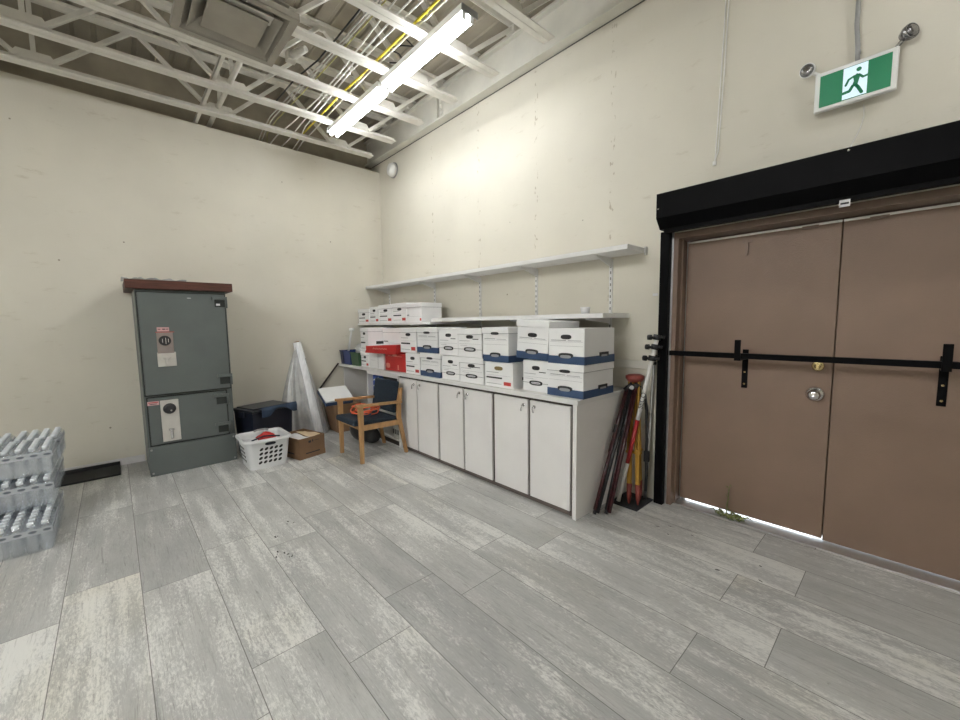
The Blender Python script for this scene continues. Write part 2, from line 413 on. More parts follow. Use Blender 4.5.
# beam along the right wall
MB().box(-.2, XE, -.010, .001, 3.866, 3.874).build('gap_shade', 'slot', kind='structure')  # dark strip painting in the shade between flange and wall
t = thing('steel_beam', 'cream painted steel beam running along the top of the right wall', 'beam', (4.5,-.06,3.87))
MB().box(-.3, XE, -.115, -.008, 3.87, 3.888).build('bottom_flange', 'beam', t)
MB().box(-.3, XE, -.068, -.056, 3.888, 4.2).build('web', 'beam', t)
MB().box(-.3, XE, -.115, -.008, 4.2, 4.215).build('top_flange', 'beam', t)
sp = MB().box(1.60, 1.612, -.112, -.068, 3.888, 4.18).box(1.612,1.68,-.075,-.068,3.9,4.12).build('splice_plate', 'beam', t)
for z in (3.93, 3.99, 4.05, 4.10):
    MB().lathe([(0,-.09),(.013,-.09),(.014,-.075),(.014,-.068)], (1.645,0,z), 'y', 8).build('bolt', 'steel', sp)

# joists
ordn = ['nearest the left wall', 'second from the left wall', 'third from left wall, under the diffuser', 'fourth from left wall, behind the diffuser',
        'fifth from the left wall', 'sixth, right of the lamp end', 'farthest right, at the photo top']
JX = [.416, 1.0, 1.62, 2.235, 2.83, 3.455, 4.07]
PP = [-.82, -2.12, -3.47, -4.82, -6.17, -7.4]
for x, od in zip(JX, ordn):
    t = thing('roof_joist', 'cream open web steel roof joist '+od, 'roof joist', (x,-.34,3.75), 'open web steel joists under the roof')
    b = MB()
    for s_ in (-1, 1):
        b.box(x+s_*.008, x+s_*.055, YN, -.34, 3.75, 3.757); b.box(x+s_*.008-.0035, x+s_*.008+.0035, YN, -.34, 3.75, 3.80)
    b.box(x-.008, x+.008, YN, -.345, 3.752, 3.79)
    b.build('bottom_chord', 'steel', t)
    b = MB()
    for s_ in (-1, 1):
        b.box(x+s_*.008, x+s_*.055, YN, -.02, 4.318, 4.326); b.box(x+s_*.008-.0035, x+s_*.008+.0035, YN, -.02, 4.27, 4.326)
    b.build('top_chord', 'steel', t)
    MB().box(x-.05, x+.05, -.14, -.012, 4.216, 4.27).build('seat', 'steel', t)
    MB().bar((x,PP[0]+.12,3.79), (x,-.09,4.28), .05, .035).build('end_diagonal', 'steel', t)
    for i, yp in enumerate(PP):
        MB().prism([(yp-.15,3.79),(yp+.15,3.79),(yp+.10,3.86),(yp-.10,3.86)], 'x', x-.018, x+.018).build('gusset', 'steel', t)
        if i < len(PP)-1:
            ym = (yp+PP[i+1])/2
            MB().bar((x,yp-.1,3.80), (x,ym+.03,4.29), .045, .032).build('diagonal', 'steel', t)
            MB().bar((x,PP[i+1]+.1,3.80), (x,ym-.03,4.29), .045, .032).build('diagonal', 'steel', t)
            MB().bar((x,PP[i+1],3.80), (x,PP[i+1],4.29), .03, .03, up=(0,1,0)).build('vertical', 'steel', t)

# bridging angle, conduits and cables above the joists
tag(MB().box(-.3, XE, -2.295, -2.262, 3.803, 3.808).box(-.3,XE,-2.295,-2.290,3.803,3.838).build('bridging_angle', 'steel'),
    'thin steel bridging angle lying across the joists left of the diffuser', 'bridging')
tag(MB().tube([(-.3,-2.14,3.835),(1.64,-2.14,3.835),(1.66,-2.15,3.835)], .024, seg=12).build('conduit', 'steel'), 'thick cream conduit across the joists just left of the cables', 'conduit')
runs = [
 ('white_cable','cable',[(-.3,-1.48),(.17,-1.483),(.65,-1.442),(1.3,-1.411),(1.94,-1.423),(2.6,-1.454),(3.4,-1.49),(XE-.1,-1.6)],.0065,'white electrical cable, leftmost of the three white ones left of the bright yellow cable'),
 ('white_cable','cable',[(-.3,-1.345),(.2,-1.336),(.63,-1.359),(1.3,-1.372),(1.96,-1.383),(2.6,-1.394),(3.4,-1.38),(XE-.1,-1.4)],.0065,'white electrical cable in the middle of three left of the bright yellow cable'),
 ('white_cable','cable',[(-.3,-1.19),(.215,-1.234),(.62,-1.3),(1.3,-1.319),(1.93,-1.348),(2.6,-1.334),(3.4,-1.31),(XE-.1,-1.3)],.0065,'white electrical cable directly left of the bright yellow cable'),
 ('yellow_cable','yellow',[(.2,-1.25),(.87,-1.256),(1.5,-1.263),(1.93,-1.246),(2.6,-1.238),(3.4,-1.23),(XE-.1,-1.22)],.010,'bright yellow jacketed cable running beside the lamp'),
 ('white_cable','cable',[(-.3,-1.13),(.154,-1.18),(.625,-1.186),(1.3,-1.204),(1.92,-1.211),(2.6,-1.202),(3.4,-1.185),(XE-.1,-1.18)],.007,'white electrical cable right of the bright yellow cable, nearest the lamp'),
 ('yellow_cable','yellow2',[(-.3,-1.47),(.146,-1.588),(.593,-1.601),(1.28,-1.567),(1.93,-1.542),(2.6,-1.524),(XE-.1,-1.5)],.0055,'thin dull yellow cable in the bundle beside the diffuser'),
 ('white_cable','cableg',[(-.3,-1.6),(.186,-1.653),(.612,-1.676),(1.28,-1.644),(1.92,-1.60),(2.6,-1.575),(XE-.1,-1.56)],.006,'greyish cable in the bundle nearest the diffuser'),
 ('white_cable','cableg',[(-.3,-1.56),(.186,-1.62),(.612,-1.645),(1.28,-1.61),(1.92,-1.575),(2.6,-1.55),(XE-.1,-1.54)],.006,'greyish cable between the dull yellow one and the diffuser bundle edge'),
 ('black_cable','blackp',[(1.0,-1.72),(1.5,-1.70),(1.92,-1.64),(2.3,-1.63),(2.6,-1.625),(3.4,-1.62)],.007,'black cable bundled beside the diffuser above the joists'),
]
for nm, mt, pts, r, lab in runs:
    tag(MB().tube([(x,y,3.803+r) for x, y in pts], r, seg=8).build(nm, mt), lab, 'cable', 'cables above the joists')
pts = [(2.25+.45*i/14, -1.12+.10*math.sin(i*.9), 3.835+.05*math.sin(i*.6)**2) for i in range(15)]
tag(MB().tube(pts, .006, seg=6).build('black_wire', 'blackp'), 'loose black wire curling above the lamp', 'wire')
tag(MB().tube([(1.70,-1.78,3.9),(1.75,-1.76,3.9),(1.86,-1.72,3.90)], [.035,.035,.026], seg=12).box(1.62,1.70,-1.82,-1.74,3.86,3.94,bev=.004).build('junction_box', 'steel'),
    'small cream junction box with a connector beside the diffuser', 'junction box')

# the roof falls slightly away from the right wall: tilt deck, joists and what lies on them
FALL = .022
for o in list(COL.objects):
    nm = o.name.split('.')[0]
    if nm == 'roof_joist':
        for c_ in o.children:
            for v in c_.data.vertices: v.co.z += FALL*v.co.y
    elif nm == 'ceiling':
        for v in o.data.vertices: v.co.z += FALL*(v.co.y+o.location.y+.34)
    elif nm in ('white_cable','yellow_cable','black_cable','black_wire','bridging_angle','conduit','junction_box') and o.location.z > 3.5:
        o.location.z += FALL*(o.location.y+.34)

# ceiling diffuser
t = thing('ceiling_diffuser', 'large grey square ceiling air diffuser at the top edge', 'air vent', (1.99,-2.29,3.675))
cx, cy = 2.084, -2.32
DZ0 = .04
def ring(b, h0, z0, h1, z1):
    q0 = [(cx+a*h0,cy+c*h0,z0) for a, c in ((-1,-1),(1,-1),(1,1),(-1,1))]; q1 = [(cx+a*h1,cy+c*h1,z1) for a, c in ((-1,-1),(1,-1),(1,1),(-1,1))]
    th = .004
    for i in range(4):
        j = (i+1)%4
        b.hexa([q0[i],q0[j],q1[j],q1[i]], [Vector(p)+Vector((0,0,th)) for p in (q0[i],q0[j],q1[j],q1[i])])
b = MB(); ring(b, .35, 3.715-DZ0, .30, 3.715-DZ0); ring(b, .35, 3.715-DZ0, .35-.001, 3.76-DZ0); b.build('frame', 'diff', t)
b = MB(); ring(b, .298, 3.717-DZ0, .22, 3.80-DZ0); b.build('outer_cone', 'diff', t)
b = MB(); ring(b, .262, 3.712-DZ0, .17, 3.79-DZ0); b.build('inner_cone', 'diff', t)
b = MB(); b.box(cx-.185,cx+.185,cy-.185,cy+.185,3.716-DZ0,3.72-DZ0); ring(b, .185, 3.716-DZ0, .12, 3.78-DZ0); b.build('centre_plate', 'diff', t)
MB().box(cx-.3,cx+.3,cy-.3,cy+.3,3.78,3.79).box(cx-.23,cx+.23,cy-.23,cy+.23,3.79,4.25).build('neck', 'diff', t)

# fluorescent fixture
def lamp(x0, y, label, n=2, rods=False):
    L_ = 1.20
    t = thing('fluorescent_lamp', label, 'lamp', (x0,y,3.66))
    dz = FALL*(y+.34)
    for k in range(n):
        a = x0+k*(L_+.035); b_ = a+L_
        MB().prism([(y-.075,3.7502),(y-.06,3.715),(y+.06,3.715),(y+.075,3.7502)], 'x', a, b_).build('housing', 'white', t)
        for s_ in (-1, 1):
            tb = MB().tube([(a+.03,y+s_*.036,3.685),(b_-.03,y+s_*.036,3.685)], .0145, seg=12).build('tube', 'tube2' if rods and n == 2 else 'tube', t)
            for e in (a+.012, b_-.028):
                MB().box(e, e+.016, y+s_*.036-.016, y+s_*.036+.016, 3.667, 3.716, bev=.003).build('lamp_holder', 'white', t)
    for e in (x0-.006, x0+n*L_+.036*(n-1)-.002):
        MB().box(e, e+.008, y-.078, y+.078, 3.70, 3.748).build('end_plate', 'grey', t)
    t.location.z += dz
    if rods:
        for e in (x0+.3, x0+n*L_-.3): MB().tube([(e,y,3.745),(e,y,4.335)], .006, seg=8).build('hanger', 'grey', t)
    return t
lamp(.86, -1.07, 'bright two section fluorescent strip lamp under the joists')
LX = [(6.2,-1.2,'short fluorescent strip lamp hung above the right door leaf',1), (3.0,-5.3,'unseen fluorescent strip lamp behind the photographer, placed as front fill',2), (3.0,-6.7,'unseen fluorescent strip lamp added as fill at the rear of the room',2)]  # both rear lamps are unseen, placed and strengthened as front fill
for a, y, lab, n in LX: lamp(a, y, lab, n, rods=True)

# ------------------------------------------------------------------ right wall fittings
t = thing('alarm_sounder', 'round cream alarm sounder on the right wall in the upper corner', 'alarm', (.42,0,3.65))
MB().lathe([(0,-.015),(.105,-.015),(.108,0)], (.42,0,3.655), 'y', 24).build('back_plate', 'grey', t)
MB().lathe([(0,-.085),(.05,-.083),(.082,-.07),(.095,-.04),(.095,-.015)], (.42,0,3.655), 'y', 24).build('dome', 'white', t)
tag(MB().tube([(4.655,-.006,3.87),(4.65,-.006,3.5),(4.64,-.006,3.1),(4.625,-.006,2.60),(4.622,-.006,2.53)], .004, seg=6)
    .tube([(4.672,-.006,3.87),(4.668,-.006,3.5),(4.658,-.006,3.1),(4.64,-.006,2.60),(4.622,-.012,2.54)], .004, seg=6).box(4.612,4.632,-.016,-.001,2.515,2.54).build('hanging_wire', 'cable'),
    'thin white twin wire hanging down the right wall left of the exit sign', 'wire')
tag(MB().box(4.215,4.255,-.008,0,1.645,1.665,bev=.002).build('wall_plate', 'paper'), 'small white plate on the wall between shelf and door', 'wall plate')

# exit sign
t = thing('exit_sign', 'green running man exit sign above the brown door', 'exit sign', (5.32,0,2.63))
ex0, ex1, ez0, ez1 = 5.155, 5.487, 2.628, 2.838
MB().box(ex0, ex1, -.085, -.055, ez0, ez1, bev=.005).build('casing', 'white', t)
MB().box(5.24, 5.40, -.056, -.0, 2.69, 2.80).build('canopy', 'white', t)
fx0, fx1, fz0, fz1 = ex0+.023, ex1-.023, ez0+.02, ez1-.022
MB().box(fx0, fx1, -.0875, -.083, fz0, fz1).build('face', 'green', t)
rx0, rw = fx0+.098, .098
man = MB().box(rx0, rx0+rw, -.0890, -.0872, fz0+.003, fz1-.003).build('doorway_panel', 'exitw', t)
Hh = fz1-fz0-.006
def up(u, v): return (rx0+u*rw, fz0+.003+v*Hh)
b = MB()
def limb(pts, w):
    pts = [Vector(up(*p)) for p in pts]
    for i in range(len(pts)-1):
        d = (pts[i+1]-pts[i]).normalized(); n = Vector((-d.y,d.x))*w/2
        b.prism([pts[i]-n, pts[i+1]-n, pts[i+1]+n, pts[i]+n], 'y', -.0905, -.0888)
    for p in pts: b.prism([(p.x+w/2*math.cos(k*PI/6), p.y+w/2*math.sin(k*PI/6)) for k in range(12)], 'y', -.0905, -.0888)
hc = Vector(up(.64,.84)); b.prism([(hc.x+.0105*math.cos(k*PI/8), hc.y+.0105*math.sin(k*PI/8)) for k in range(16)], 'y', -.0905, -.0888)
b.prism([up(.42,.64),up(.56,.72),up(.72,.66),up(.66,.5),up(.60,.33),up(.38,.36),up(.46,.5)], 'y', -.0905, -.0888)
limb([(.66,.66),(.82,.55),(1.02,.57)], .010); limb([(.46,.66),(.24,.60),(.13,.44)], .010)
limb([(.55,.36),(.64,.28),(.80,.08)], .014); limb([(.42,.36),(.30,.22),(.02,.20)], .014)
b.build('running_figure', 'green', man)
for cxx, cz, dv, an in ((5.115,2.888,(-.15,-1,-.25),0),(5.515,2.893,(.75,-.65,.05),1)):
    q = Vector(dv).normalized().to_track_quat('Z','Y').to_matrix().to_4x4()
    h = MB().lathe([(0,-.035),(.022,-.03),(.036,-.005),(.038,.012),(.036,.018)], (cxx,-.06,cz), 'z', 20, M4=q)
    h = h.tube([(cxx,-.055,cz),(5.175 if an == 0 else 5.465,-.05,2.835)], .010, seg=8)
    h = h.build('lamp_head', 'white' if an == 0 else 'lens', t)
    MB().lathe([(0,.027),(.02,.025),(.035,.017)], (cxx,-.06,cz), 'z', 20, M4=q).build('lens', 'lens', h)
tag(MB().tube([(5.325,-.03,2.84),(5.322,-.03,2.93),(5.312,-.03,3.05),(5.312,-.03,3.87)], .011, seg=10).box(5.313,5.335,-.035,-.0,2.90,2.91).build('conduit', 'grey'),
    'grey conduit running up the wall from the exit sign', 'conduit')
tag(MB().tube([(5.36,-.004,2.63),(5.365,-.008,2.56),(5.352,-.008,2.50),(5.32,-.006,2.42),(5.318,-.004,2.36)], .0022, seg=6).build('thin_wire', 'cable'),
    'thin white wire dangling below the exit sign', 'wire')

# roller shutter housing and guides
t = thing('shutter_housing', 'long black roller shutter box above the brown double door', 'roller shutter', (5.3,0,2.1))
hx0, hx1 = 4.312, 6.30
MB().prism([(-.001,2.355),(-.2,2.355),(-.2,2.185),(-.135,2.115),(-.001,2.115)], 'x', hx0, hx1).build('box', 'black', t)
MB().box(hx0+.03,hx1-.03,-.132,-.09,2.09,2.115).build('bottom_bar', 'black', t)
for xx, zz in ((hx0+.015,2.25),(5.33,2.34)):
    MB().lathe([(0,-.206),(.006,-.204),(.007,-.2)], (xx,0,zz), 'y', 8).build('screw', 'chrome', t)
MB().box(5.30,5.345,-.137,-.133,2.062,2.10).box(5.305,5.34,-.138,-.136,2.075,2.085,1).build('tag_label', ['paper','ink'], t)
for xa, lab in ((4.285,'black vertical shutter guide rail left of the door beside the poles'),(6.245,'black vertical shutter guide rail right of the door')):
    tag(MB().box(xa, xa+.068, -.055, -.0, 0, 2.113, bev=.003).build('guide_rail', 'black'), lab, 'guide rail', 'shutter guide rails')

# door frame and the two leaves
b = MB()
for a, c in ((DX0, DX0+.036), (DX1-.036, DX1)):
    b.box(a, c, -.004, .20, 0, DZ)
b.box(DX0+.036, DX1-.036, -.004, .20, 2.058, DZ)
b.box(DX0+.036,DX0+.048,.06,.09,0,2.058); b.box(DX1-.048,DX1-.036,.06,.09,0,2.058)
b.box(DX0+.036,DX0+.065,.202,.235,0,DZ); b.box(DX1-.065,DX1-.036,.202,.235,0,DZ); b.box(DX0+.036,DX1-.036,.202,.235,2.02,DZ); b.box(5.255,5.335,.202,.235,.03,2.06)
tr = b.build('trim_2', 'frame', kind='structure')
MB().box(4.352,4.366,-.012,-.0,0,2.11).build('trim_3', 'alu', kind='structure')
MB().box(DX0+.04,DX1-.04,.04,.2,0,.007,bev=.002).build('trim_4', 'alu', kind='structure')
YD = .16
leafs = []
for i, (a, c) in enumerate(((4.402,5.290),(5.296,6.20))):
    z0 = .021 if i == 0 else .013
    d = MB().box(a, c, YD, YD+.04, z0, 2.048, bev=.002).build('door_%d' % (i+1), 'door', kind='structure')
    d['label'] = ['left leaf of the brown steel double door with round knob','right leaf of the brown steel double door, without knob'][i]
    leafs.append(d)
    MB().box(a, c, YD-.004, YD, 2.034, 2.048).build('weather_strip', 'alu', d)
MB().box(4.402,4.408,YD-.006,YD,.02,2.05).build('edge_strip', 'alu', leafs[0])
k = MB().lathe([(.048,0),(.049,-.006),(.036,-.014),(.016,-.02),(.014,-.034),(.026,-.042),(.034,-.056),(.032,-.068),(.018,-.076),(0,-.077)], (5.214,YD,.968), 'y', 24).build('knob', 'chrome', leafs[0])
MB().lathe([(.032,0),(.032,-.008),(.022,-.012),(.014,-.013),(.014,-.02),(0,-.02)], (5.219,YD,1.149), 'y', 24).box(5.212,5.226,YD-.03,YD-.018,1.135,1.163).build('deadbolt', 'brass', leafs[0])
MB().box(4.79,4.806,YD-.018,YD,1.90,1.985).box(4.77,4.826,YD-.012,YD,1.985,2.0).build('door_catch', 'frame', leafs[0])
for xx in (5.14,5.45): MB().box(xx-.04,xx+.04,YD-.02,YD-.004,2.02,2.036).build('contact', 'frame', leafs[0 if xx < 5.29 else 1])
def bracket(x, d):
    o = MB().box(x-.018,x+.018,YD-.009,YD,.965,1.24,bev=.002)
    o.box(x-.018,x+.018,-.046,YD-.005,1.174,1.187); o.box(x-.018,x+.018,-.050,-.0385,1.174,1.315,bev=.002)
    o = o.build('bar_bracket', 'black', d)
    for z in (.995, 1.08): MB().lathe([(0,-.014),(.007,-.012),(.008,-.009)], (x,YD,z), 'y', 8).build('screw', 'brass', o)
bracket(4.82, leafs[0]); bracket(5.745, leafs[1])
tag(MB().box(4.366, 6.23, -.038, -.0045, 1.188, 1.224, bev=.002).build('barricade_bar', 'black'), 'black steel bar lying across both brown doors', 'door bar')

# weed growing in at the threshold
t = thing('weed', 'small dry green weed growing up at the door threshold', 'weed', (4.76,.12,0))
MB().tube([(4.755,.12,.007),(4.757,.115,.08),(4.765,.113,.15),(4.768,.112,.22),(4.774,.112,.245),(4.782,.112,.23)], [.004,.004,.0035,.003,.003,.002], seg=6).build('stem', 'leaf', t)
b = MB()
for k in range(46):
    a = random.uniform(-.6,.6)*PI-PI/2; l = random.uniform(.03,.09); x0 = 4.72+random.uniform(-.02,.16); y0 = .10+random.uniform(-.05,.03)
    h = random.uniform(.008,.03); e = Vector((x0+l*math.cos(a)*.9, y0+l*math.sin(a)*.5, .010+h*.6)); m_ = Vector((x0+l*.5*math.cos(a), y0+l*.25*math.sin(a), .012+h))
    b.tube([(x0,y0,.010), m_, e], [.003,.006,.001], seg=4)
for k in range(8):
    z = .05+.024*k; a = k*2.3; b.tube([(4.76,.115,z),(4.76+.018*math.cos(a),.115+.012*math.sin(a),z+.012)], [.005,.001], seg=4)
b.build('leaves', 'leaf', t)

# ------------------------------------------------------------------ wall shelving
def standard(b, x):
    b.box(x-.013, x+.013, -.014, 0, .90, 1.975)
    z = 1.0
    while z < 1.94:
        b.box(x-.004, x+.004, -.0155, -.0138, z, z+.022, 1); z += .05
SX = [.19, 1.345, 2.222, 3.049, 3.857]
for k, x in enumerate(SX):
    b = MB(); standard(b, x)
    tag(b.build('shelf_standard', ['shelf','slot']), 'white slotted shelf standard on the right wall, '+['beside the room corner','behind the upper boxes','third from the corner','fourth from the corner','nearest the door'][k],
        'shelf standard', 'slotted standards of the wall shelving')
def shelf(name, label, x0, x1, dep, z0, z1, bxs, bh_=.07):
    t = thing(name, label, 'shelf', ((x0+x1)/2,0,z0))
    MB().box(x0, x1, -dep, -.016, z0, z1, bev=.002).build('board', 'shelf', t)
    for x in bxs:
        MB().prism([(-.015,z0),(-dep+.05,z0),(-dep+.05,z0-.012),(-.04,z0-bh_),(-.015,z0-bh_-.005)], 'x', x-.005, x+.005).build('bracket', 'shelf', t)
    return t
u = shelf('wall_shelf', 'long white upper wall shelf, empty', .004, 4.15, .30, 1.985, 2.022, SX)
MB().box(4.15,4.162,-.03,0,1.97,2.03).build('end_clip', 'alu', u)
shelf('wall_shelf', 'white lower wall shelf above the boxes, holding a small white cup', 1.845, 4.036, .435, 1.478, 1.515, SX[2:], .04)
shelf('wall_shelf', 'short white lower wall shelf in the corner, holding white boxes', .004, 1.84, .45, 1.445, 1.472, SX[:2], .035)
tag(MB().lathe([(0,0),(.032,0),(.038,.045),(.041,.052),(.037,.052),(.031,.006),(0,.006)], (3.83,-.35,1.515), seg=20).build('cup', 'paper'), 'small white cup on the lower wall shelf', 'cup')

# ------------------------------------------------------------------ counter and cabinets
YF = -.749
t = thing('countertop', 'long pale laminate countertop under the wall shelves', 'countertop', (2,-.37,.86))
MB().box(.003, 4.037, -.757, -.003, .862, .894, bev=.002).build('top', 'lam', t)
MB().box(.003, 4.040, -.763, -.757, .860, .895).box(4.037,4.043,-.763,-.003,.860,.895).build('edge_strip', 'shelf', t)
units = [(1.602,2.368,'white two door base cabinet behind the wooden armchair'),(2.372,3.168,'white two door base cabinet in the middle of the row'),(3.172,4.022,'white two door base cabinet at the right end beside the poles')]
for i, (a, c, lab) in enumerate(units):
    t = thing('base_cabinet', lab, 'cabinet', ((a+c)/2,-.37,0), 'white base cabinets under the counter')
    e = c-.038 if i == 2 else c
    MB().box(a, c, YF+.02, -.005, .06, .858).build('body', 'cabedge', t)
    if i == 2: MB().box(c-.03, c+.004, YF-.002, -.005, 0, .86, bev=.001).build('side_panel', 'cab', t)
    MB().box(a, e, YF+.035, YF+.05, 0, .06).build('plinth', 'plinth', t)
    mid = (a+e)/2
    for s_, (p, q) in enumerate(((a+.014, mid-.012),(mid+.012, e-.014))):
        d = MB().box(p, q, YF, YF+.02, .052, .836, bev=.0015).build('door', 'cab', t)
        hx = q-.045 if s_ == 0 else p+.045
        MB().lathe([(.014,0),(.014,-.004),(0,-.004)], (hx,YF,.79), 'y', 12).tube([(hx,YF-.003,.79),(hx,YF-.022,.79),(hx,YF-.026,.775),(hx+(.008 if s_ else -.008),YF-.024,.745)], .006, seg=8).build('handle', 'chrome', d)
# open unit beside the knee space
t = thing('open_cabinet', 'open fronted base unit behind the armchair holding a blue packet', 'cabinet', (1.2,-.37,0))
MB().box(.83,.85,YF,-.005,0,.858).build('side_panel', 'cab', t)
MB().box(1.582,1.60,YF,-.005,0,.858).build('side_panel', 'cab', t)
MB().box(.85,1.582,-.02,-.006,.05,.858).build('back_panel', 'cabin', t)
MB().box(.85,1.582,YF+.02,-.02,.06,.08).build('bottom_board', 'cabin', t)
MB().box(.85,1.582,YF+.06,-.02,.44,.46).build('shelf', 'cabin', t)
MB().box(.85,1.582,YF,YF+.02,.82,.858).build('top_rail', 'cab', t)
MB().box(.85,1.582,YF+.03,YF+.04,0,.06).build('plinth', 'cabedge', t)
t = thing('blue_packet', 'blue and white packet standing inside the open unit', 'packet', (.96,-.62,.46))
MB().box(.87,1.05,-.69,-.56,.46,.80,bev=.012,seg=2).build('pack', 'bluepack', t)
b = MB()
for k in range(4): b.hexa([(.885,-.692,.50+.075*k),(1.03,-.692,.53+.075*k),(1.03,-.690,.53+.075*k),(.885,-.690,.50+.075*k)], [(.885,-.692,.515+.075*k),(1.03,-.692,.56+.075*k),(1.03,-.690,.56+.075*k),(.885,-.690,.515+.075*k)])
b.build('printed_band', 'paper', t)
tag(MB().box(1.12,1.54,-.68,-.4,.46,.80,bev=.008).build('dark_bag', 'blackp'), 'dark packed bag inside the open unit behind the armchair', 'bag')
for k in range(5):
    x = 1.36+.04*k
    tag(MB().box(x,x+.034,-.70,-.48,.08,.33+.02*(k%2),bev=.002).box(x+.006,x+.028,-.7015,-.6995,.12,.18,1).build('binder', ['box2','ink']), 'white binder standing on the lower shelf behind the armchair', 'binder', 'binders in the open unit')
# knee space support at the wall
MB().box(.003,.02,-.70,-.02,.0,.86).build('trim_5', 'cab', kind='structure')
tag(MB().bar((.035,-.785,.905),(.035,-1.26,.34),.02,.012,up=(1,0,0)).build('metal_strip', 'cabedge'), 'thin dark strip leaning on the left end of the counter', 'strip')

# ------------------------------------------------------------------ storage boxes
def sbox(label, x0, w, y0, d, z0, h, style='blue', lid=True, rot=0., tilt=0., group='storage boxes on the counter', hole='ink'):
    """box with its printed end towards -y; x0 = left edge, y0 = front"""
    t = thing('storage_box', label, 'box', (x0+w/2, y0+d/2, z0), group, rot)
    if tilt: t.rotation_euler.y = tilt
    mats = ['box','bluecard','ink','inkl','red',hole]
    b = MB(); X0, X1, Y0, Y1 = -w/2, w/2, -d/2, d/2
    lh = .055 if lid else 0.
    b.box(X0+.004, X1-.004, Y0+.004, Y1-.004, 0, h-.004 if lid else h, 0)
    F = Y0+.004
    def pr(u0, u1, v0, v1, m, e=.0012): b.box(X0+w*u0, X0+w*u1, F-e, F+.001, h*v0, h*v1, m)
    tabs = []
    if style == 'blue':
        b.box(X0, X1, Y0, Y1, 0, .058, 1)
        # arched tab hole over the blue band, front and side
        b.oval(0, .062, w*.20, .019, Y0-.0015, Y0+.004, 2); b.oval(0, .054, w*.15, .012, Y0-.0025, Y0+.004, 3)
        b.box(X1-.003, X1+.0015, -d*.02, d*.28, .050, .082, 2); b.box(X1-.003, X1+.0022, d*.03, d*.23, .05, .064, 3)
        pr(.05,.95,.50,.506,3); pr(.05,.95,.62,.626,3); pr(.08,.5,.655,.675,3); pr(.55,.9,.65,.665,3)
    elif style == 'plain':
        b.oval(0, h*.27, w*.25, h*.078, F-.0012, F+.001, 2); b.oval(0, h*.27, w*.17, h*.032, F-.002, F+.001, 0); b.box(-w*.14,w*.14,F-.0026,F+.001,h*.255,h*.285,3)
        pr(.0,.24,.265,.275,2); pr(.76,1,.265,.275,2)
        pr(.06,.5,.56,.575,3); pr(.06,.94,.46,.466,3); pr(.1,.4,.4,.41,3); pr(.62,.86,.62,.645,2)
    elif style == 'red':
        pr(.68,.92,.10,.24,4); pr(.06,.62,.34,.40,2); pr(.06,.9,.47,.476,3); pr(.06,.5,.58,.60,3); pr(.06,.6,.12,.14,3)
        b.box(X1-.005, X1-.002, Y0+d*.3, Y0+d*.8, h*.3, h*.42, 2)
    elif style == 'side':
        pr(.04,.96,.30,.308,3); pr(.86,.95,.08,.2,4); pr(.02,.16,.36,.40,2)
    elif style == 'fold':
        pr(.60,.606,.02,.9,3); pr(.64,.643,.02,.9,3); pr(.1,.4,.5,.51,3)
    if style not in ('side','fold') and not (lid and style == 'blue'):
        hz = h-lh-.022 if lid else h*.76
        b.oval(0, hz, w*.145, .017, F-.0015, F+.001, 5)
    b.build('body', mats, t, world=False)
    if lid:
        l = MB(); l.box(X0-.002, X1+.002, Y0-.002, Y1+.002, h-lh, h, 0, bev=.002)
        l.box(X0-.0025, X1+.0025, Y0-.0028, Y1+.0025, h-lh, h-lh+.004, 1)
        if style == 'blue': l.oval(0, h-lh+.002, w*.15, .012, Y0-.004, Y0+.001, 2)
        l.build('lid', ['box','inkl','ink'], t, world=False)
    return t
CT = .895
Yb = -.715
sbox('white storage box in the lower row, end box left of the plain folded one', .605,.222,Yb,.40,CT,.205,'red',True)
sbox('plain white carton in the lower row left of the red carton', .84,.375,Yb,.34,CT,.205,'fold',False)
sbox('lower white box with black and red print right of the red carton', 1.715,.288,Yb,.40,CT,.232,'red',False)
sbox('small lower white box with navy base, left of the oval marked pair', 2.016,.35,Yb,.40,CT,.248,'blue',True)
sbox('lower white box with oval mark, right of the small navy based one', 2.382,.283,Yb+.01,.40,CT,.235,'plain',False)
sbox('lower white box with oval mark, left of the ochre handled box', 2.68,.335,Yb,.40,CT,.238,'plain',True)
sbox('lower white box with ochre handle hole and red square print', 3.032,.345,Yb,.40,CT,.215,'red',False, hole='ochre')
sbox('lower white box with oval mark under the tilted navy based box', 3.44,.275,-.665,.38,CT,.25,'plain',False, hole='ink')
sbox('lower white box with navy base at the right end of the counter', 3.724,.322,-.70,.42,CT,.245,'blue',True)
g2 = 'storage boxes on the counter'
sbox('upper white box with end print at the left of the row, beside the green bin', .612,.215,Yb,.40,CT+.207,.31,'red',True)
sbox('long white box lying sideways behind the red lid', .835,.765,-.50,.32,CT+.232,.272,'side',True)
sbox('upper white box with red square print right of the long white box', 1.612,.335,Yb,.40,CT+.236,.28,'red',True)
sbox('upper white box with navy base on the small navy based box', 1.962,.372,Yb,.40,CT+.252,.265,'blue',True)
sbox('upper white box with oval mark, left one of two side by side', 2.342,.31,Yb+.01,.40,CT+.242,.262,'plain',False)
sbox('upper white box with oval mark, right one of two side by side', 2.66,.338,Yb,.40,CT+.242,.265,'plain',True)
sbox('upper white box with navy base and lid, on the ochre handled box', 3.008,.318,Yb+.0,.40,CT+.219,.30,'blue',True)
t = sbox('upper white box with navy base, tilted with its lid propped up', 3.392,.325,-.69,.40,CT+.262,.255,'blue',False, rot=.0, tilt=.045)
l = MB(); l.box(-.166,.166,-.205,.205,0,.055,bev=.002)
l = l.build('lid', ['box'], t, world=False); l.location = (0,0,.257); l.rotation_euler = (0,.02,0)
sbox('upper white box with navy base and no lid edge, at the right end', 3.73,.322,-.70,.42,CT+.247,.262,'blue',False)
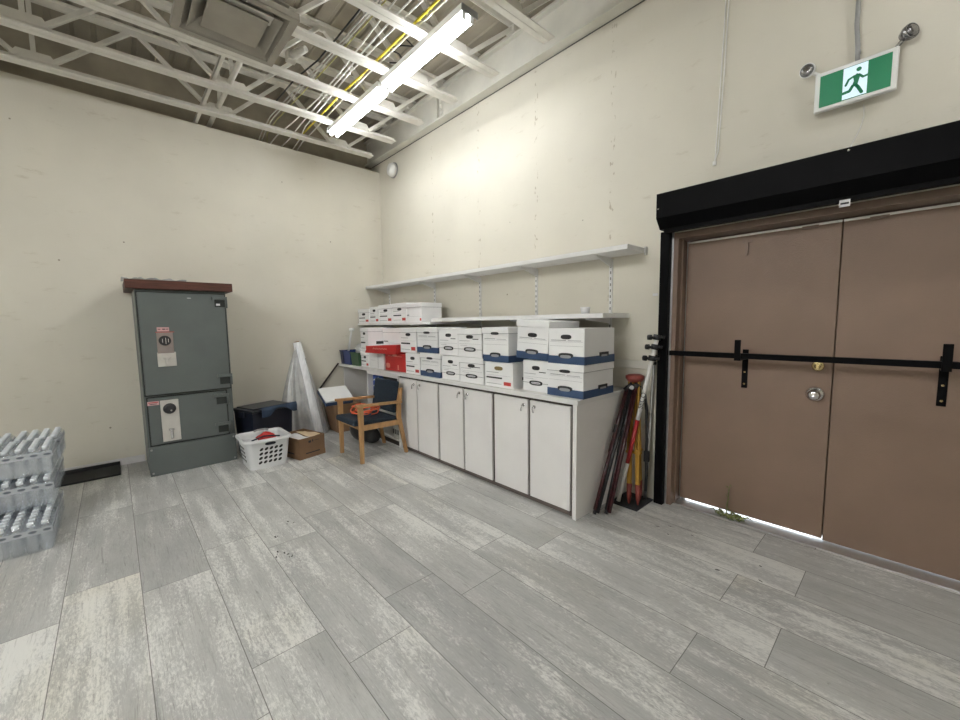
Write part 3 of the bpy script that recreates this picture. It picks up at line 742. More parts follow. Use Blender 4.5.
# red carton and red lid
t = thing('red_carton', 'red carton with faint print in the lower row of boxes', 'carton', (1.47,-.55,CT))
MB().box(1.232,1.70,-.70,-.40,CT,CT+.208,bev=.002).build('body', 'redcard', t)
b = MB(); b.oval(1.30,CT+.06,.045,.03,-.7015,-.699,0); b.box(1.52,1.545,-.7015,-.699,CT+.02,CT+.075); b.box(1.30,1.62,-.7012,-.699,CT+.175,CT+.18); b.oval(1.46,CT+.185,.05,.012,-.7014,-.699,0)
b.build('print', 'redl', t)
t = thing('flat_carton', 'flat red carton with script print lying askew on the lower boxes', 'carton', (1.25,-.665,CT+.210), None, .15)
b = MB(); b.hexa([(-.27,-.15,0),(.33,-.15,0),(.33,.09,0),(-.27,.09,0)], [(-.20,-.153,.085),(.332,-.152,.108),(.332,.09,.108),(-.20,.09,.085)])
b.build('box', 'redcard', t, world=False)
b = MB()
for k in range(9): b.tube([(-.10+.03*k,-.154,.050),(-.085+.03*k,-.1545,.065),(-.07+.03*k,-.154,.046)], .0035, seg=5)
b.build('print', 'redl', t, world=False)
t.location.z = CT+.210

# upper shelf boxes
SZ = 1.473
gs = 'storage boxes on the corner shelf'
sbox('small white box on the corner shelf, against the left wall', .01,.335,-.44,.36,SZ,.205,'red',True, group=gs)
sbox('small white box on the corner shelf, second from the left wall', .365,.26,-.44,.36,SZ,.225,'red',False, group=gs)
sbox('white box with red print on the corner shelf, third from the left wall', .635,.35,-.44,.38,SZ,.24,'red',True, group=gs)
sbox('white box with red print on the corner shelf, fourth from the left wall', .995,.335,-.44,.38,SZ,.245,'red',True, group=gs)
sbox('long white box lying sideways at the right end of the corner shelf', 1.342,.33,-.445,.30,SZ,.232,'side',True, group=gs)

# bins at the counter's left end
def bin_(name, label, x0, x1, y0, y1, z0, h, mt, cat='bin'):
    b = MB(); tpr = .012; th = .006
    b.hexa([(x0+tpr,y0+tpr,z0),(x1-tpr,y0+tpr,z0),(x1-tpr,y1-tpr,z0),(x0+tpr,y1-tpr,z0)], [(x0+tpr,y0+tpr,z0+.006),(x1-tpr,y0+tpr,z0+.006),(x1-tpr,y1-tpr,z0+.006),(x0+tpr,y1-tpr,z0+.006)])
    bt = [(x0+tpr,y0+tpr),(x1-tpr,y0+tpr),(x1-tpr,y1-tpr),(x0+tpr,y1-tpr)]; tp = [(x0,y0),(x1,y0),(x1,y1),(x0,y1)]
    mx, my = (x0+x1)/2, (y0+y1)/2
    for i in range(4):
        j = (i+1)%4
        def inn(p, k): return (p[0]+(mx-p[0])*k, p[1]+(my-p[1])*k)
        b.hexa([(*bt[i],z0),(*bt[j],z0),(*inn(bt[j],.06),z0),(*inn(bt[i],.06),z0)], [(*tp[i],z0+h),(*tp[j],z0+h),(*inn(tp[j],.06),z0+h),(*inn(tp[i],.06),z0+h)])
    b.box(x0-.006,x1+.006,y0-.006,y0+.004,z0+h-.014,z0+h)
    b.box(x0-.006,x1+.006,y1-.004,y1+.006,z0+h-.014,z0+h)
    return tag(b.build(name, mt), label, cat)
bin_('plastic_bin', 'navy plastic bin against the wall at the left counter end', .012,.10,-.745,-.5,CT,.195,'navybin')
bin_('plastic_bin', 'blue plastic bin at the left end of the counter', .118,.335,-.745,-.5,CT,.195,'bluebin')
bin_('plastic_bin', 'green plastic bin between the blue bin and the boxes', .355,.595,-.745,-.5,CT,.18,'greenbin')
t = thing('dish_brush', 'white handled brush sticking up out of the blue bin', 'brush', (.17,-.66,CT+.008))
MB().tube([(.16,-.715,CT+.012),(.27,-.69,1.30),(.29,-.685,1.37)], [.015,.015,.011], seg=8).build('handle', 'white', t)
MB().lathe([(0,-.03),(.02,-.03),(.024,.0),(.02,.03),(0,.03)], (.292,-.683,1.385), 'y', 12).build('head', 'white', t)
tag(MB().lathe([(.085,0),(.095,.09),(.09,.15),(.06,.19),(0,.205)], (.475,-.62,CT+.10), seg=18).build('plastic_tub', 'clear'), 'clear plastic tub nested in the green bin', 'tub')

# ------------------------------------------------------------------ the safe
t = thing('safe', 'tall grey green two door safe against the left wall', 'safe', (.36,-2.605,0))
XF = .66
MB().box(.015, XF, -2.972, -2.238, 0, 1.815, bev=.006).build('body', 'safe', t)
MB().box(XF-.005, XF+.022, -2.972, -2.238, .0, .288, bev=.004).build('plinth_panel', 'safe', t)
def sdoor(y0, y1, z0, z1, th, up):
    MB().box(XF-.001, XF+.004, y0-.012, y1+.012, z0-.012, z1+.012).build('door_gap', 'safe_d', t)
    d = MB().box(XF-.001, XF+th, y0, y1, z0, z1, bev=.004).build('door', 'safe', t)
    X = XF+th
    for zc in ((z1-.055, z0+.12) if up else (z1-.06, z0+.10)):
        h = MB().box(X-.002, X+.024, y1-.115, y1+.02, zc, zc+.03, bev=.003).build('hinge', 'safe', d)
        MB().box(X-.001, X+.003, y1-.09, y1+.012, zc-.075, zc).build('hinge_recess', 'safe_d', h)
        MB().tube([(X+.012,y1+.012,zc-.085),(X+.012,y1+.012,zc+.032)], .011, seg=10).build('hinge_pin', 'safe', h)
    return d, X
d, X = sdoor(-2.955, -2.258, .80, 1.783, .034, True)
lp = MB().box(X, X+.006, -2.84, -2.712, 1.20, 1.402, bev=.002).build('lock_plate', 'plate_pink', d)
MB().box(X, X+.004, -2.845, -2.70, 1.07, 1.21, bev=.002).build('handle_plate', 'steelplate', d)
MB().lathe([(.048,.006),(.046,.022),(.038,.03),(.03,.032),(.0,.032)], (X,-2.778,1.322), 'x', 24).build('dial', 'ink', lp)
MB().box(X+.033,X+.035,-2.80,-2.796,1.305,1.34).box(X+.033,X+.035,-2.775,-2.771,1.29,1.35).box(X+.033,X+.035,-2.755,-2.751,1.305,1.34).build('dial_marks', 'steelplate', lp)
MB().box(X+.004,X+.03,-2.80,-2.745,1.145,1.165,bev=.003).box(X+.008,X+.03,-2.785,-2.762,1.08,1.15,bev=.003).build('handle', 'steelplate', d)
MB().box(X, X+.002, -2.832,-2.738,1.412,1.452).box(X+.001,X+.003,-2.825,-2.805,1.43,1.436,1).box(X+.001,X+.003,-2.79,-2.77,1.428,1.438,1).box(X+.001,X+.003,-2.765,-2.745,1.43,1.436,1).build('sticker', ['pink','ink'], d)
MB().box(X, X+.002, -2.845,-2.700,1.402,1.408).build('sticker', 'red', d)
MB().box(X+.001,X+.004,-2.335,-2.30,1.668,1.688).build('hinge_sticker', 'paper', d)
MB().box(X,X+.0015,-2.575,-2.545,1.735,1.741).build('paint_chip', 'paper', d)
d, X = sdoor(-2.945, -2.300, .305, .768, .016, False)
lp = MB().box(X, X+.008, -2.855, -2.711, .327, .738, bev=.002).build('lock_plate', 'steelplate', d)
MB().lathe([(.052,.008),(.05,.024),(.042,.032),(.03,.034),(.0,.034)], (X,-2.785,.652), 'x', 24).build('dial', 'ink', lp)
MB().lathe([(.008,.034),(.006,.05),(0,.05)], (X,-2.775,.635), 'x', 10).build('dial_knob', 'steelplate', lp)
MB().box(X+.006,X+.026,-2.805,-2.763,.435,.452,bev=.002).box(X+.008,X+.028,-2.795,-2.772,.35,.44,bev=.003).build('handle', 'chrome', lp)
MB().box(X, X+.002, -2.95,-2.862,.700,.737).box(X+.001,X+.003,-2.942,-2.87,.722,.73,1).box(X+.001,X+.003,-2.935,-2.88,.708,.714,2).build('sticker', ['pink','red','ink'], d)
for yy in (-2.95,-2.26):
    for zz in (.03,.262):
        MB().lathe([(.010,.022),(.009,.026),(0,.027)], (XF,yy,zz), 'x', 10).build('bolt', 'grey', t)
tag(MB().box(.01, .70, -3.035, -2.178, 1.8155, 1.90, bev=.003).build('wooden_slab', 'wood_slab'), 'dark red brown wooden slab lying on top of the safe', 'slab')
b = MB()
def crumple(u, v):
    x = .20+.36*u; y = -3.05+.50*v
    return (x, y, 1.903+.012+.035*abs(math.sin(9*u+5*v))*abs(math.sin(13*v+2*u))*(1-.5*u) + .018*math.sin(31*u)*math.sin(27*v)*math.sin(PI*u)*math.sin(PI*v))
b.grid(crumple, 24, 34)
tag(b.build('plastic_bag', 'clear'), 'crumpled clear plastic lying on the slab above the safe', 'plastic bag')

# black mat
tag(MB().box(.016,.385,-3.615,-3.185,0,.016,bev=.004).box(.016,.03,-3.615,-3.185,.016,.05,0,.003).build('floor_mat', 'rubber'), 'black mat with raised edge on the floor left of the safe', 'mat')

# ------------------------------------------------------------------ tote, basket, kraft box, roll
t = thing('storage_tote', 'dark navy plastic tote with lid between safe and plastic roll', 'tote', (.53,-1.91,0))
t.rotation_euler.z = math.atan2(.30,.95)-.0
b = MB(); hw, hl = .18, .24
b.hexa([(-hw+.02,-hl+.02,0),(hw-.02,-hl+.02,0),(hw-.02,hl-.02,0),(-hw+.02,hl-.02,0)], [(-hw,-hl,.5),(hw,-hl,.5),(hw,hl,.5),(-hw,hl,.5)])
b.build('tub', 'navyp', t, world=False)
b = MB(); b.box(-.20,.20,-.26,.26,.495,.525,bev=.008,seg=2); b.box(-.165,.165,-.22,.22,.525,.54,bev=.006,seg=2)
b.build('lid', 'lidp', t, world=False)
for s_ in (-1,1): MB().box(-.06,.06,s_*.262-.008,s_*.262+.008,.44,.50,bev=.004).build('handle', 'navyp', t, world=False)
c = t.rotation_euler.z
def tw(p): 
    return Vector((.53+p[0]*math.cos(c)-p[1]*math.sin(c), -1.91+p[0]*math.sin(c)+p[1]*math.cos(c), p[2]))
b = MB()
def drape(u, v):
    ly = -.16+.44*u; lx = .165+.05*min(1,v*2.2)+.012*math.sin(11*u)*v
    z = .545-.004 if v < .3 else .545-(v-.3)*(.10+.06*math.sin(7*u+1))
    return tw((lx+.008, ly, z+.004*math.sin(20*u)*v))
b.grid(drape, 22, 10)
tag(b.build('navy_cloth', 'cloth'), 'navy cloth hanging out over the edge of the tote lid', 'cloth')

t = thing('laundry_basket', 'white plastic laundry basket with oval holes beside the safe', 'basket', (1.02,-2.05,0))
bx0, bx1, by0, by1, bh = .80, 1.245, -2.27, -1.83, .31
def rrect(x0,x1,y0,y1,r,z,n=6):
    out = []
    for cxx, cyy, a0 in ((x1-r,y0+r,-PI/2),(x1-r,y1-r,0),(x0+r,y1-r,PI/2),(x0+r,y0+r,PI)):
        for k in range(n+1):
            a = a0+PI/2*k/n; out.append(Vector((cxx+r*math.cos(a), cyy+r*math.sin(a), z)))
    return out
b = MB()
outer = [rrect(bx0+.045,bx1-.045,by0+.045,by1-.045,.05,0), rrect(bx0+.012,bx1-.012,by0+.012,by1-.012,.06,bh-.015)]
inner = [rrect(bx0+.05,bx1-.05,by0+.05,by1-.05,.046,.005), rrect(bx0+.018,bx1-.018,by0+.018,by1-.018,.055,bh-.015)]
for A, B_ in ((outer[0],outer[1]),(inner[1],inner[0])):
    va = [b.bm.verts.new(p) for p in A]; vb = [b.bm.verts.new(p) for p in B_]
    for i in range(len(va)):
        f = b.bm.faces.new([va[i], va[(i+1)%len(va)], vb[(i+1)%len(va)], vb[i]]); f.smooth = True
b.bm.faces.new([b.bm.verts.new(p) for p in outer[0]]); b.bm.faces.new([b.bm.verts.new(p) for p in inner[0]])
b.build('tub', 'basket', t)
b = MB(); R0 = rrect(bx0-.004,bx1+.004,by0-.004,by1+.004,.065,bh-.028); 
ro = [rrect(bx0-.006,bx1+.006,by0-.006,by1+.006,.065,bh-.028), rrect(bx0-.006,bx1+.006,by0-.006,by1+.006,.065,bh-.004), rrect(bx0,bx1,by0,by1,.062,bh), rrect(bx0+.016,bx1-.016,by0+.016,by1-.016,.055,bh), rrect(bx0+.02,bx1-.02,by0+.02,by1-.02,.055,bh-.03)]
rv = [[b.bm.verts.new(p) for p in r_] for r_ in ro]
for A, B_ in zip(rv, rv[1:]):
    for i in range(len(A)):
        f = b.bm.faces.new([A[i], A[(i+1)%len(A)], B_[(i+1)%len(A)], B_[i]]); f.smooth = True
b.build('rim', 'basket', t)
# slanted oval holes, front (+x) face and left (-y) face
def hole(b, face, u, z, rx=.020, rz=.0125, sl=.65):
    pts = []
    k_ = (z/(bh-.015)); off = .045-.033*k_
    for k in range(14):
        a = 2*PI*k/14; p, q = rx*math.cos(a), rz*math.sin(a)
        p2, q2 = p*math.cos(sl)-q*math.sin(sl), p*math.sin(sl)+q*math.cos(sl)
        zz = z+q2; of = .045-.033*zz/(bh-.015)
        if face == 'x': pts.append(((bx1-of), u+p2, zz))
        else: pts.append((u+p2, by0+of, zz))
    n = Vector((1,0,0)) if face == 'x' else Vector((0,-1,0))
    vs = [b.bm.verts.new(Vector(p)+n*.0012) for p in pts]; vb = [b.bm.verts.new(Vector(p)-n*.006) for p in pts]
    b.bm.faces.new(vs)
    for i in range(14): b.bm.faces.new([vs[i],vs[(i+1)%14],vb[(i+1)%14],vb[i]])
b = MB()
for r_ in range(4):
    for c_ in range(5):
        hole(b, 'x', -2.135+.046*c_+.004*r_, .068+.046*r_)
b.build('front_holes', 'ink', t)
b = MB()
for r_ in range(4):
    for c_ in range(4): hole(b, 'y', .92+.05*c_, .075+.044*r_)
b.build('side_holes', 'ink', t)
MB().oval(-.0,0,.05,.014,-.004,.004).build('grip_hole', 'navyp', t, world=False)
gh = [o for o in COL.objects if o.name.startswith('grip_hole')][0]
gh.location = (bx1-1.02-.009, .01, bh-.052); gh.rotation_euler = (0,0,PI/2)
t2 = thing('red_garment', 'red folded item lying in the laundry basket', 'clothing', (1.02,-2.02,.245))
b = MB(); b.grid(lambda u,v: (1.06-.16*u+.02*math.sin(9*v), -2.10+.17*v, .262+.05*math.sin(PI*u)*math.sin(PI*v)**.5+.01*math.sin(17*u+8*v)), 14, 16)
b.build('cloth', 'redcard', t2)
b = MB(); b.grid(lambda u,v: (.86+.32*u, -2.21+.32*v, .246+.012*math.sin(8*u+3)*math.sin(9*v+1)), 18, 18)
tag(b.build('white_laundry', 'paper'), 'white laundry filling the laundry basket', 'laundry')
tag(MB().tube([(.845,-2.10,.315),(.845,-2.06,.325),(.845,-1.99,.325),(.845,-1.955,.315)], .010, seg=8).build('grey_strap', 'grey'), 'grey strap lying over the back rim of the laundry basket', 'strap')
tag(MB().tube([(1.17,-2.19,.30),(1.10,-2.14,.29),(1.06,-2.06,.30),(1.10,-1.98,.30),(1.16,-1.93,.30)], .008, seg=8).build('dark_strap', 'navyf'), 'dark strap lying across the laundry', 'strap')

t = thing('carton', 'open brown cardboard carton with papers beside the laundry basket', 'carton', (1.0,-1.63,0))
t.rotation_euler.z = math.atan2(.30,-.075)-PI/2   # wide front face towards the room
cd, cw, ch = .20, .155, .228
t.location = (.985,-1.655,0)
b = MB()
b.box(-cd,cd,-cw,cw,0,.006)
for q in ((-cd,cd,-cw,-cw+.005),(-cd,cd,cw-.005,cw),(-cd,-cd+.005,-cw,cw),(cd-.005,cd,-cw,cw)): b.box(q[0],q[1],q[2],q[3],0,ch)
b.box(cd-.002,cd+.004,-cw-.003,cw+.003,0,.055); b.box(-cd,cd+.003,-cw-.003,-cw+.001,0,.055)
b.build('body', 'kraft', t, world=False)
b = MB(); b.box(cd+.0045,cd+.0055,-.085,.085,.05,.062); b.box(-.1,.1,-cw-.0045,-cw-.003,.05,.062); b.box(cd,cd+.0012,-.045,-.015,.165,.19); b.box(cd,cd+.0012,.0,.012,.17,.195); b.box(cd,cd+.0012,.03,.08,.178,.182)
b.build('print', 'ink', t, world=False)
def cw_(p):
    a = t.rotation_euler.z; return Vector((.985+p[0]*math.cos(a)-p[1]*math.sin(a), -1.655+p[0]*math.sin(a)+p[1]*math.cos(a), p[2]))
b = MB(); b.grid(lambda u,v: cw_((-.17+.30*u, -.14+.16*v, .205+.012*math.sin(7*u)*math.sin(6*v+1))), 12, 10)
tag(b.build('papers', 'paper'), 'white papers in the open brown carton', 'papers')
b = MB(); b.grid(lambda u,v: cw_((-.15+.30*u, .02+.12*v, .216+.010*math.sin(5*u+1)*math.sin(4*v+1))), 12, 8)
tag(b.build('tan_envelope', 'tan'), 'tan envelope beside the white papers in the brown carton', 'envelope')

t = thing('plastic_roll', 'tall roll of clear plastic sheeting leaning against the left wall', 'roll', (.2,-1.28,0))
rb, rt = Vector((.30,-1.215,.02)), Vector((.068,-1.350,1.225))
def rp(k): return rb+(rt-rb)*k
MB().tube([rp(0),rp(.15),rp(.6),rp(1)], [.072,.072,.062,.052], seg=24).build('roll', 'rollp', t)
MB().tube([rp(.985),rp(1.012)], .030, seg=16).build('core', 'kraft', t)
def skirt(side):
    def fn(u, v):
        z = 1.20*(1-u)+.012*u if side < 0 else 1.02*(1-u)+.012*u
        k = z/1.225; c = rp(k)
        if side < 0: e = -1.39-.36*(1-k)**.8
        else: e = -1.30+.33*max(0,1-z/1.02)**.55
        y = c.y+side*.045*(1-v)+(e-c.y-side*.045)*v
        fold = .028*math.sin(16*v+2.5*u)*v*u+.012*math.sin(34*v+6*u)*u
        x = c.x*(1-.55*v)+.035*(1-v)+.02+fold+(.10*u*v*(1-v)*2)
        return (max(.02,x), y, z)
    return fn
for s_ in (-1,1):
    MB().grid(skirt(s_), 30, 26).build('loose_sheet', 'poly', t)

# tapered brown box with a white lid in the knee space
t = thing('carton', 'brown cardboard carton under the counter left of the armchair', 'carton', (.32,-.85,0))
b = MB(); b.hexa([(.16,-1.00,0),(.435,-1.00,0),(.435,-.70,0),(.16,-.70,0)], [(.12,-1.07,.385),(.485,-1.07,.385),(.485,-.68,.385),(.12,-.68,.385)])
b.build('body', 'kraft', t)
MB().box(.458,.466,-.84,-.76,.20,.235).build('hand_hole', 'kraftd', t)
t = thing('box_lid', 'white box lid with blue underside tilted on the brown carton', 'lid', (.36,-.95,.388))
Rl = Rot('Y', .52, (.49,0,.452))
MB().box(.19,.49,-1.165,-.785,.432,.456,0,.002,M4=Rl).build('lid', 'box', t)
MB().box(.19,.496,-1.163,-.787,.382,.432,0,.002,M4=Rl).build('blue_base', 'bluecard', t)

# ------------------------------------------------------------------ armchair
t = thing('armchair', 'oak armchair with navy seat and back in front of the cabinets', 'chair', (1.52,-1.05,0))
xl, xr = 1.285, 1.785
for x in (xl, xr):
    MB().hexa([(x-.017,-1.335,0),(x+.017,-1.335,0),(x+.017,-1.30,0),(x-.017,-1.30,0)], [(x-.021,-1.34,.60),(x+.021,-1.34,.60),(x+.021,-1.29,.60),(x-.021,-1.29,.60)]).build('leg', 'oak', t)
    b = MB(); P = [(-.782,0,.030),(-.82,.2,.038),(-.866,.42,.046),(-.860,.58,.044),(-.83,.745,.034)]
    for (a,z,w),(a2,z2,w2) in zip(P,P[1:]):
        b.hexa([(x-.017,a-w/2,z),(x+.017,a-w/2,z),(x+.017,a+w/2,z),(x-.017,a+w/2,z)],[(x-.017,a2-w2/2,z2),(x+.017,a2-w2/2,z2),(x+.017,a2+w2/2,z2),(x-.017,a2+w2/2,z2)])
    b.build('leg', 'oak', t)
    MB().hexa([(x-.026,-1.365,.600),(x+.026,-1.365,.600),(x+.022,-.83,.578),(x-.022,-.83,.578)],[(x-.026,-1.365,.626),(x+.026,-1.365,.626),(x+.022,-.83,.604),(x-.022,-.83,.604)]).build('armrest', 'oak', t)
    MB().bar((x,-1.30,.375),(x,-.85,.365),.024,.055).build('side_rail', 'oak', t)
MB().box(xl,xr,-1.325,-1.30,.355,.395).build('front_rail', 'oak', t)
MB().box(xl,xr,-.86,-.838,.345,.39).build('rear_rail', 'oak', t)
Rs = Rot('X', -.06, (0,-1.3,.42))
MB().box(xl+.02,xr-.02,-1.385,-.865,.392,.455,0,.022,M4=Rs,seg=3).build('seat', 'navyf', t)
Rb = Rot('X', -.16, (0,-.85,.5))
MB().box(xl-.022,xr-.022,-.918,-.873,.46,.815,0,.018,M4=Rb,seg=3).build('backrest', 'navyf', t)
# cord on the seat
b = MB(); pts = []
for k in range(170):
    a = k*.26; r = .12+.05*math.sin(k*.21)+.012*math.sin(k*1.1)
    pts.append((1.50+1.15*r*math.cos(a)+.02*math.sin(k*.13), -1.12+r*math.sin(a)*.85, .470+.04*k/170+.012*math.sin(k*.37)+.055*abs(math.sin(a*.5+k*.013))**3))
b.tube(pts, .0065, seg=6)
tag(b.build('extension_cord', 'orange'), 'coiled orange extension cord on the navy chair seat', 'cord')
# black bag under the chair
b = MB()
def blob(cx_, cy_, cz_, rx, ry, rz, nu=18, nv=12):
    def fn(u, v):
        a = 2*PI*u; e = PI*(v-.5); w = 1+.07*math.sin(3*a+2*e)+.05*math.sin(5*a-1)*math.cos(e)
        return (cx_+rx*w*math.cos(a)*max(.001,math.cos(e))**.6, cy_+ry*w*math.sin(a)*max(.001,math.cos(e))**.6, cz_+rz*math.sin(e))
    b.grid(fn, nu, nv)
blob(.98,-.92,.125,.23,.12,.12); blob(1.16,-.885,.10,.13,.09,.095)
tag(b.build('black_bag', 'blackp'), 'black soft bag on the floor under the armchair', 'bag')

# ------------------------------------------------------------------ poles and tripods beside the cabinet
def pole(name, label, p0, p1, segs, cat='pole', group=None):
    """segs: list of (k0,k1,radius,material)"""
    p0 = Vector(p0); p1 = Vector(p1); t = thing(name, label, cat, p0, group)
    for nm, k0, k1, r, mt in segs:
        MB().tube([p0+(p1-p0)*k0, p0+(p1-p0)*k1], r, seg=14).build(nm, mt, t)
    return t, p0, p1
# folded maroon aluminium tripod pair
for j, (q0, q1, lab) in enumerate((((4.075,-.585,.012),(4.085,-.10,.955),'dark maroon folded tripod leaning nearest the cabinet side'),
                                   ((4.135,-.52,.012),(4.125,-.09,.96),'black folded tripod with white knob leaning second from the cabinet'))):
    t, p0, p1 = pole('folded_tripod', lab, q0, q1, [('leg',.03,.62,.017,'maroon' if j == 0 else 'blackp'),('upper_leg',.45,.97,.021,'maroon' if j == 0 else 'blackp'),('foot',0,.06,.013,'ink'),('collar',.60,.66,.026,'blackp')], 'tripod', 'folded tripods leaning beside the cabinet')
    off = Vector((.03,-.012,0))
    MB().tube([p0+off+(p1-p0)*.02, p0+off+(p1-p0)*.96], .013, seg=12).build('leg', 'blackp' if j == 0 else 'maroon', t)
    MB().tube([p0+off*.5+Vector((0,-.02,0))+(p1-p0)*.04, p0+off*.5+Vector((0,-.02,0))+(p1-p0)*.95], .005, seg=8).build('brace', 'maroon', t)
    MB().tube([p0+(p1-p0)*.93+Vector((-.01,0,0)), p0+(p1-p0)*.99+Vector((.04,0,0))], .03, seg=10).build('head', 'blackp', t)
    if j == 1: MB().lathe([(0,-.018),(.014,-.012),(.018,0),(.014,.012),(0,.018)], tuple(p0+(p1-p0)*.965+Vector((.01,-.05,0))), 'y', 14).build('knob', 'paper', t)
# red and white range pole
t, p0, p1 = pole('range_pole', 'red and white survey pole leaning in front of the tripods', (4.100,-.275,.008), (4.300,-.088,1.345),
    [('white_section',.012,.245,.0155,'polewhite'),('red_section',.245,.505,.0158,'polered'),('white_section',.505,1.0,.0165,'polewhite'),('tip',0,.02,.008,'ink')])
ax = (p1-p0).normalized()
for k in (.865,.93,.985):
    c_ = p0+(p1-p0)*k
    b = MB(); b.tube([c_-ax*.02, c_+ax*.02], .030, seg=14); b.tube([c_+Vector((-.055,-.012,0)), c_+Vector((.02,-.012,0))], .009, seg=8)
    b.tube([c_+Vector((-.065,-.012,0)), c_+Vector((-.04,-.012,0))], .021, seg=10); b.tube([c_+Vector((.01,-.005,0)), c_+Vector((.055,-.0,0))], .012, seg=8)
    b.build('clamp', 'blackp', t)
cu = bpy.data.curves.new('pole_text', 'FONT'); cu.body = 'SECO'; cu.size = .052; cu.align_x = 'CENTER'; cu.align_y = 'CENTER'; cu.extrude = .0006
to = bpy.data.objects.new('pole_text_tmp', cu); COL.objects.link(to)
bpy.context.view_layer.update()
me = bpy.data.meshes.new_from_object(to.evaluated_get(bpy.context.evaluated_depsgraph_get()))
bpy.data.objects.remove(to)
me.name = 'lettering'; me.materials.clear(); me.materials.append(M['ink'])
zc = (Vector((.45,-1,.1))); zc = (zc-ax*zc.dot(ax)).normalized(); yc = zc.cross(ax)
mtx = Matrix((ax, yc, zc)).transposed().to_4x4()
c_ = p0+(p1-p0)*.62+zc*.0172
for v in me.vertices: v.co = mtx @ v.co + (c_-p0)
lo = bpy.data.objects.new('lettering', me); COL.objects.link(lo); lo.parent = t
# second grey pole
t, p0, p1 = pole('survey_pole', 'slim grey metal survey pole standing behind the red and white pole', (4.215,-.05,.008), (4.258,-.028,1.30),
    [('tube',.0,1,.010,'alu'),('lower_tube',0,.55,.0125,'alu')])
for k in (.86,.905,.95): MB().tube([p0+(p1-p0)*(k-.008), p0+(p1-p0)*(k+.008)], .018, seg=12).build('clamp', 'blackp', t)
# yellow wooden tripod
t = thing('wooden_tripod', 'yellow wooden survey tripod with red head and feet beside the door rail', 'tripod', (4.2,-.2,0))
hd = Vector((4.125,-.085,.985))
for fx, fy, hx, hy in ((4.172,-.235,-.022,-.02),(4.235,-.215,.03,-.015),(4.20,-.10,.0,.02)):
    f0 = Vector((fx,fy,.014)); h0 = hd+Vector((hx,hy,0)); d_ = h0-f0
    l = MB().tube([f0, f0+d_*.05, f0+d_*.16], [.006,.016,.021], seg=10).build('foot', 'headred', t)
    MB().bar(f0+d_*.13, f0+d_*.44, .03, .024, up=(0,1,0)).build('leg', 'ywood', t)
    sx = Vector((.013,0,0))
    MB().bar(f0+d_*.40-sx, h0-sx, .014, .026, up=(0,1,0)).build('leg', 'ywood', t)
    MB().bar(f0+d_*.40+sx, h0+sx, .014, .026, up=(0,1,0)).build('leg', 'ywood', t)
    MB().bar(f0+d_*.405, f0+d_*.425, .05, .036, up=(0,1,0)).build('clamp', 'ywood', t)
MB().lathe([(0,-.03),(.05,-.03),(.062,-.015),(.072,.0),(.072,.02),(.05,.03),(0,.03)], tuple(hd+Vector((0,0,.01))), seg=18).build('head', 'headred', t)
b = MB(); b.tube([(4.205,-.10,.93),(4.235,-.10,.75),(4.247,-.11,.5),(4.243,-.11,.40),(4.25,-.11,.25),(4.246,-.11,.10)], .012, seg=6); b.box(4.228,4.268,-.128,-.095,.34,.43,bev=.006)
b.build('strap', 'blackp', t)
tag(MB().box(4.045,4.27,-.30,-.02,0,.013,bev=.003).build('floor_plate', 'rubber'), 'dark plate on the floor under the wooden tripod', 'plate')

# ------------------------------------------------------------------ water cases
def bottle_mesh():
    b = MB(); b.lathe([(0,.002),(.024,.0),(.029,.006),(.030,.03),(.028,.04),(.030,.05),(.030,.115),(.027,.135),(.016,.16),(.0125,.166),(.0125,.182)], seg=12)
    return b
proto_b = None
cases = [(1.838,-3.533,0,'bottom layer, projecting furthest into the room'),(1.44,-3.533,0,'bottom layer, behind the projecting one'),
         (1.52,-3.535,.205,'middle layer, front case with the second step'),(1.122,-3.535,.205,'middle layer, rear case nearer the left wall'),
         (1.43,-3.535,.41,'top layer, front case at the top of the stack'),(1.03,-3.52,.41,'top layer, rear case nearest the left wall'),
         (1.43,-3.80,.41,'top layer, case at the left edge of the photo'),(1.52,-3.80,.205,'middle layer, case at the left edge of the photo'),(1.838,-3.80,0,'bottom layer, case at the left edge of the photo'),
         (1.44,-3.80,0,'bottom layer, rear case at photo left edge'),(1.122,-3.80,.205,'middle layer, rear case at photo left edge'),(1.03,-3.80,.41,'top layer, rear case at photo left edge')]
NX, NY, PT = 6, 4, .0645
cproto = None
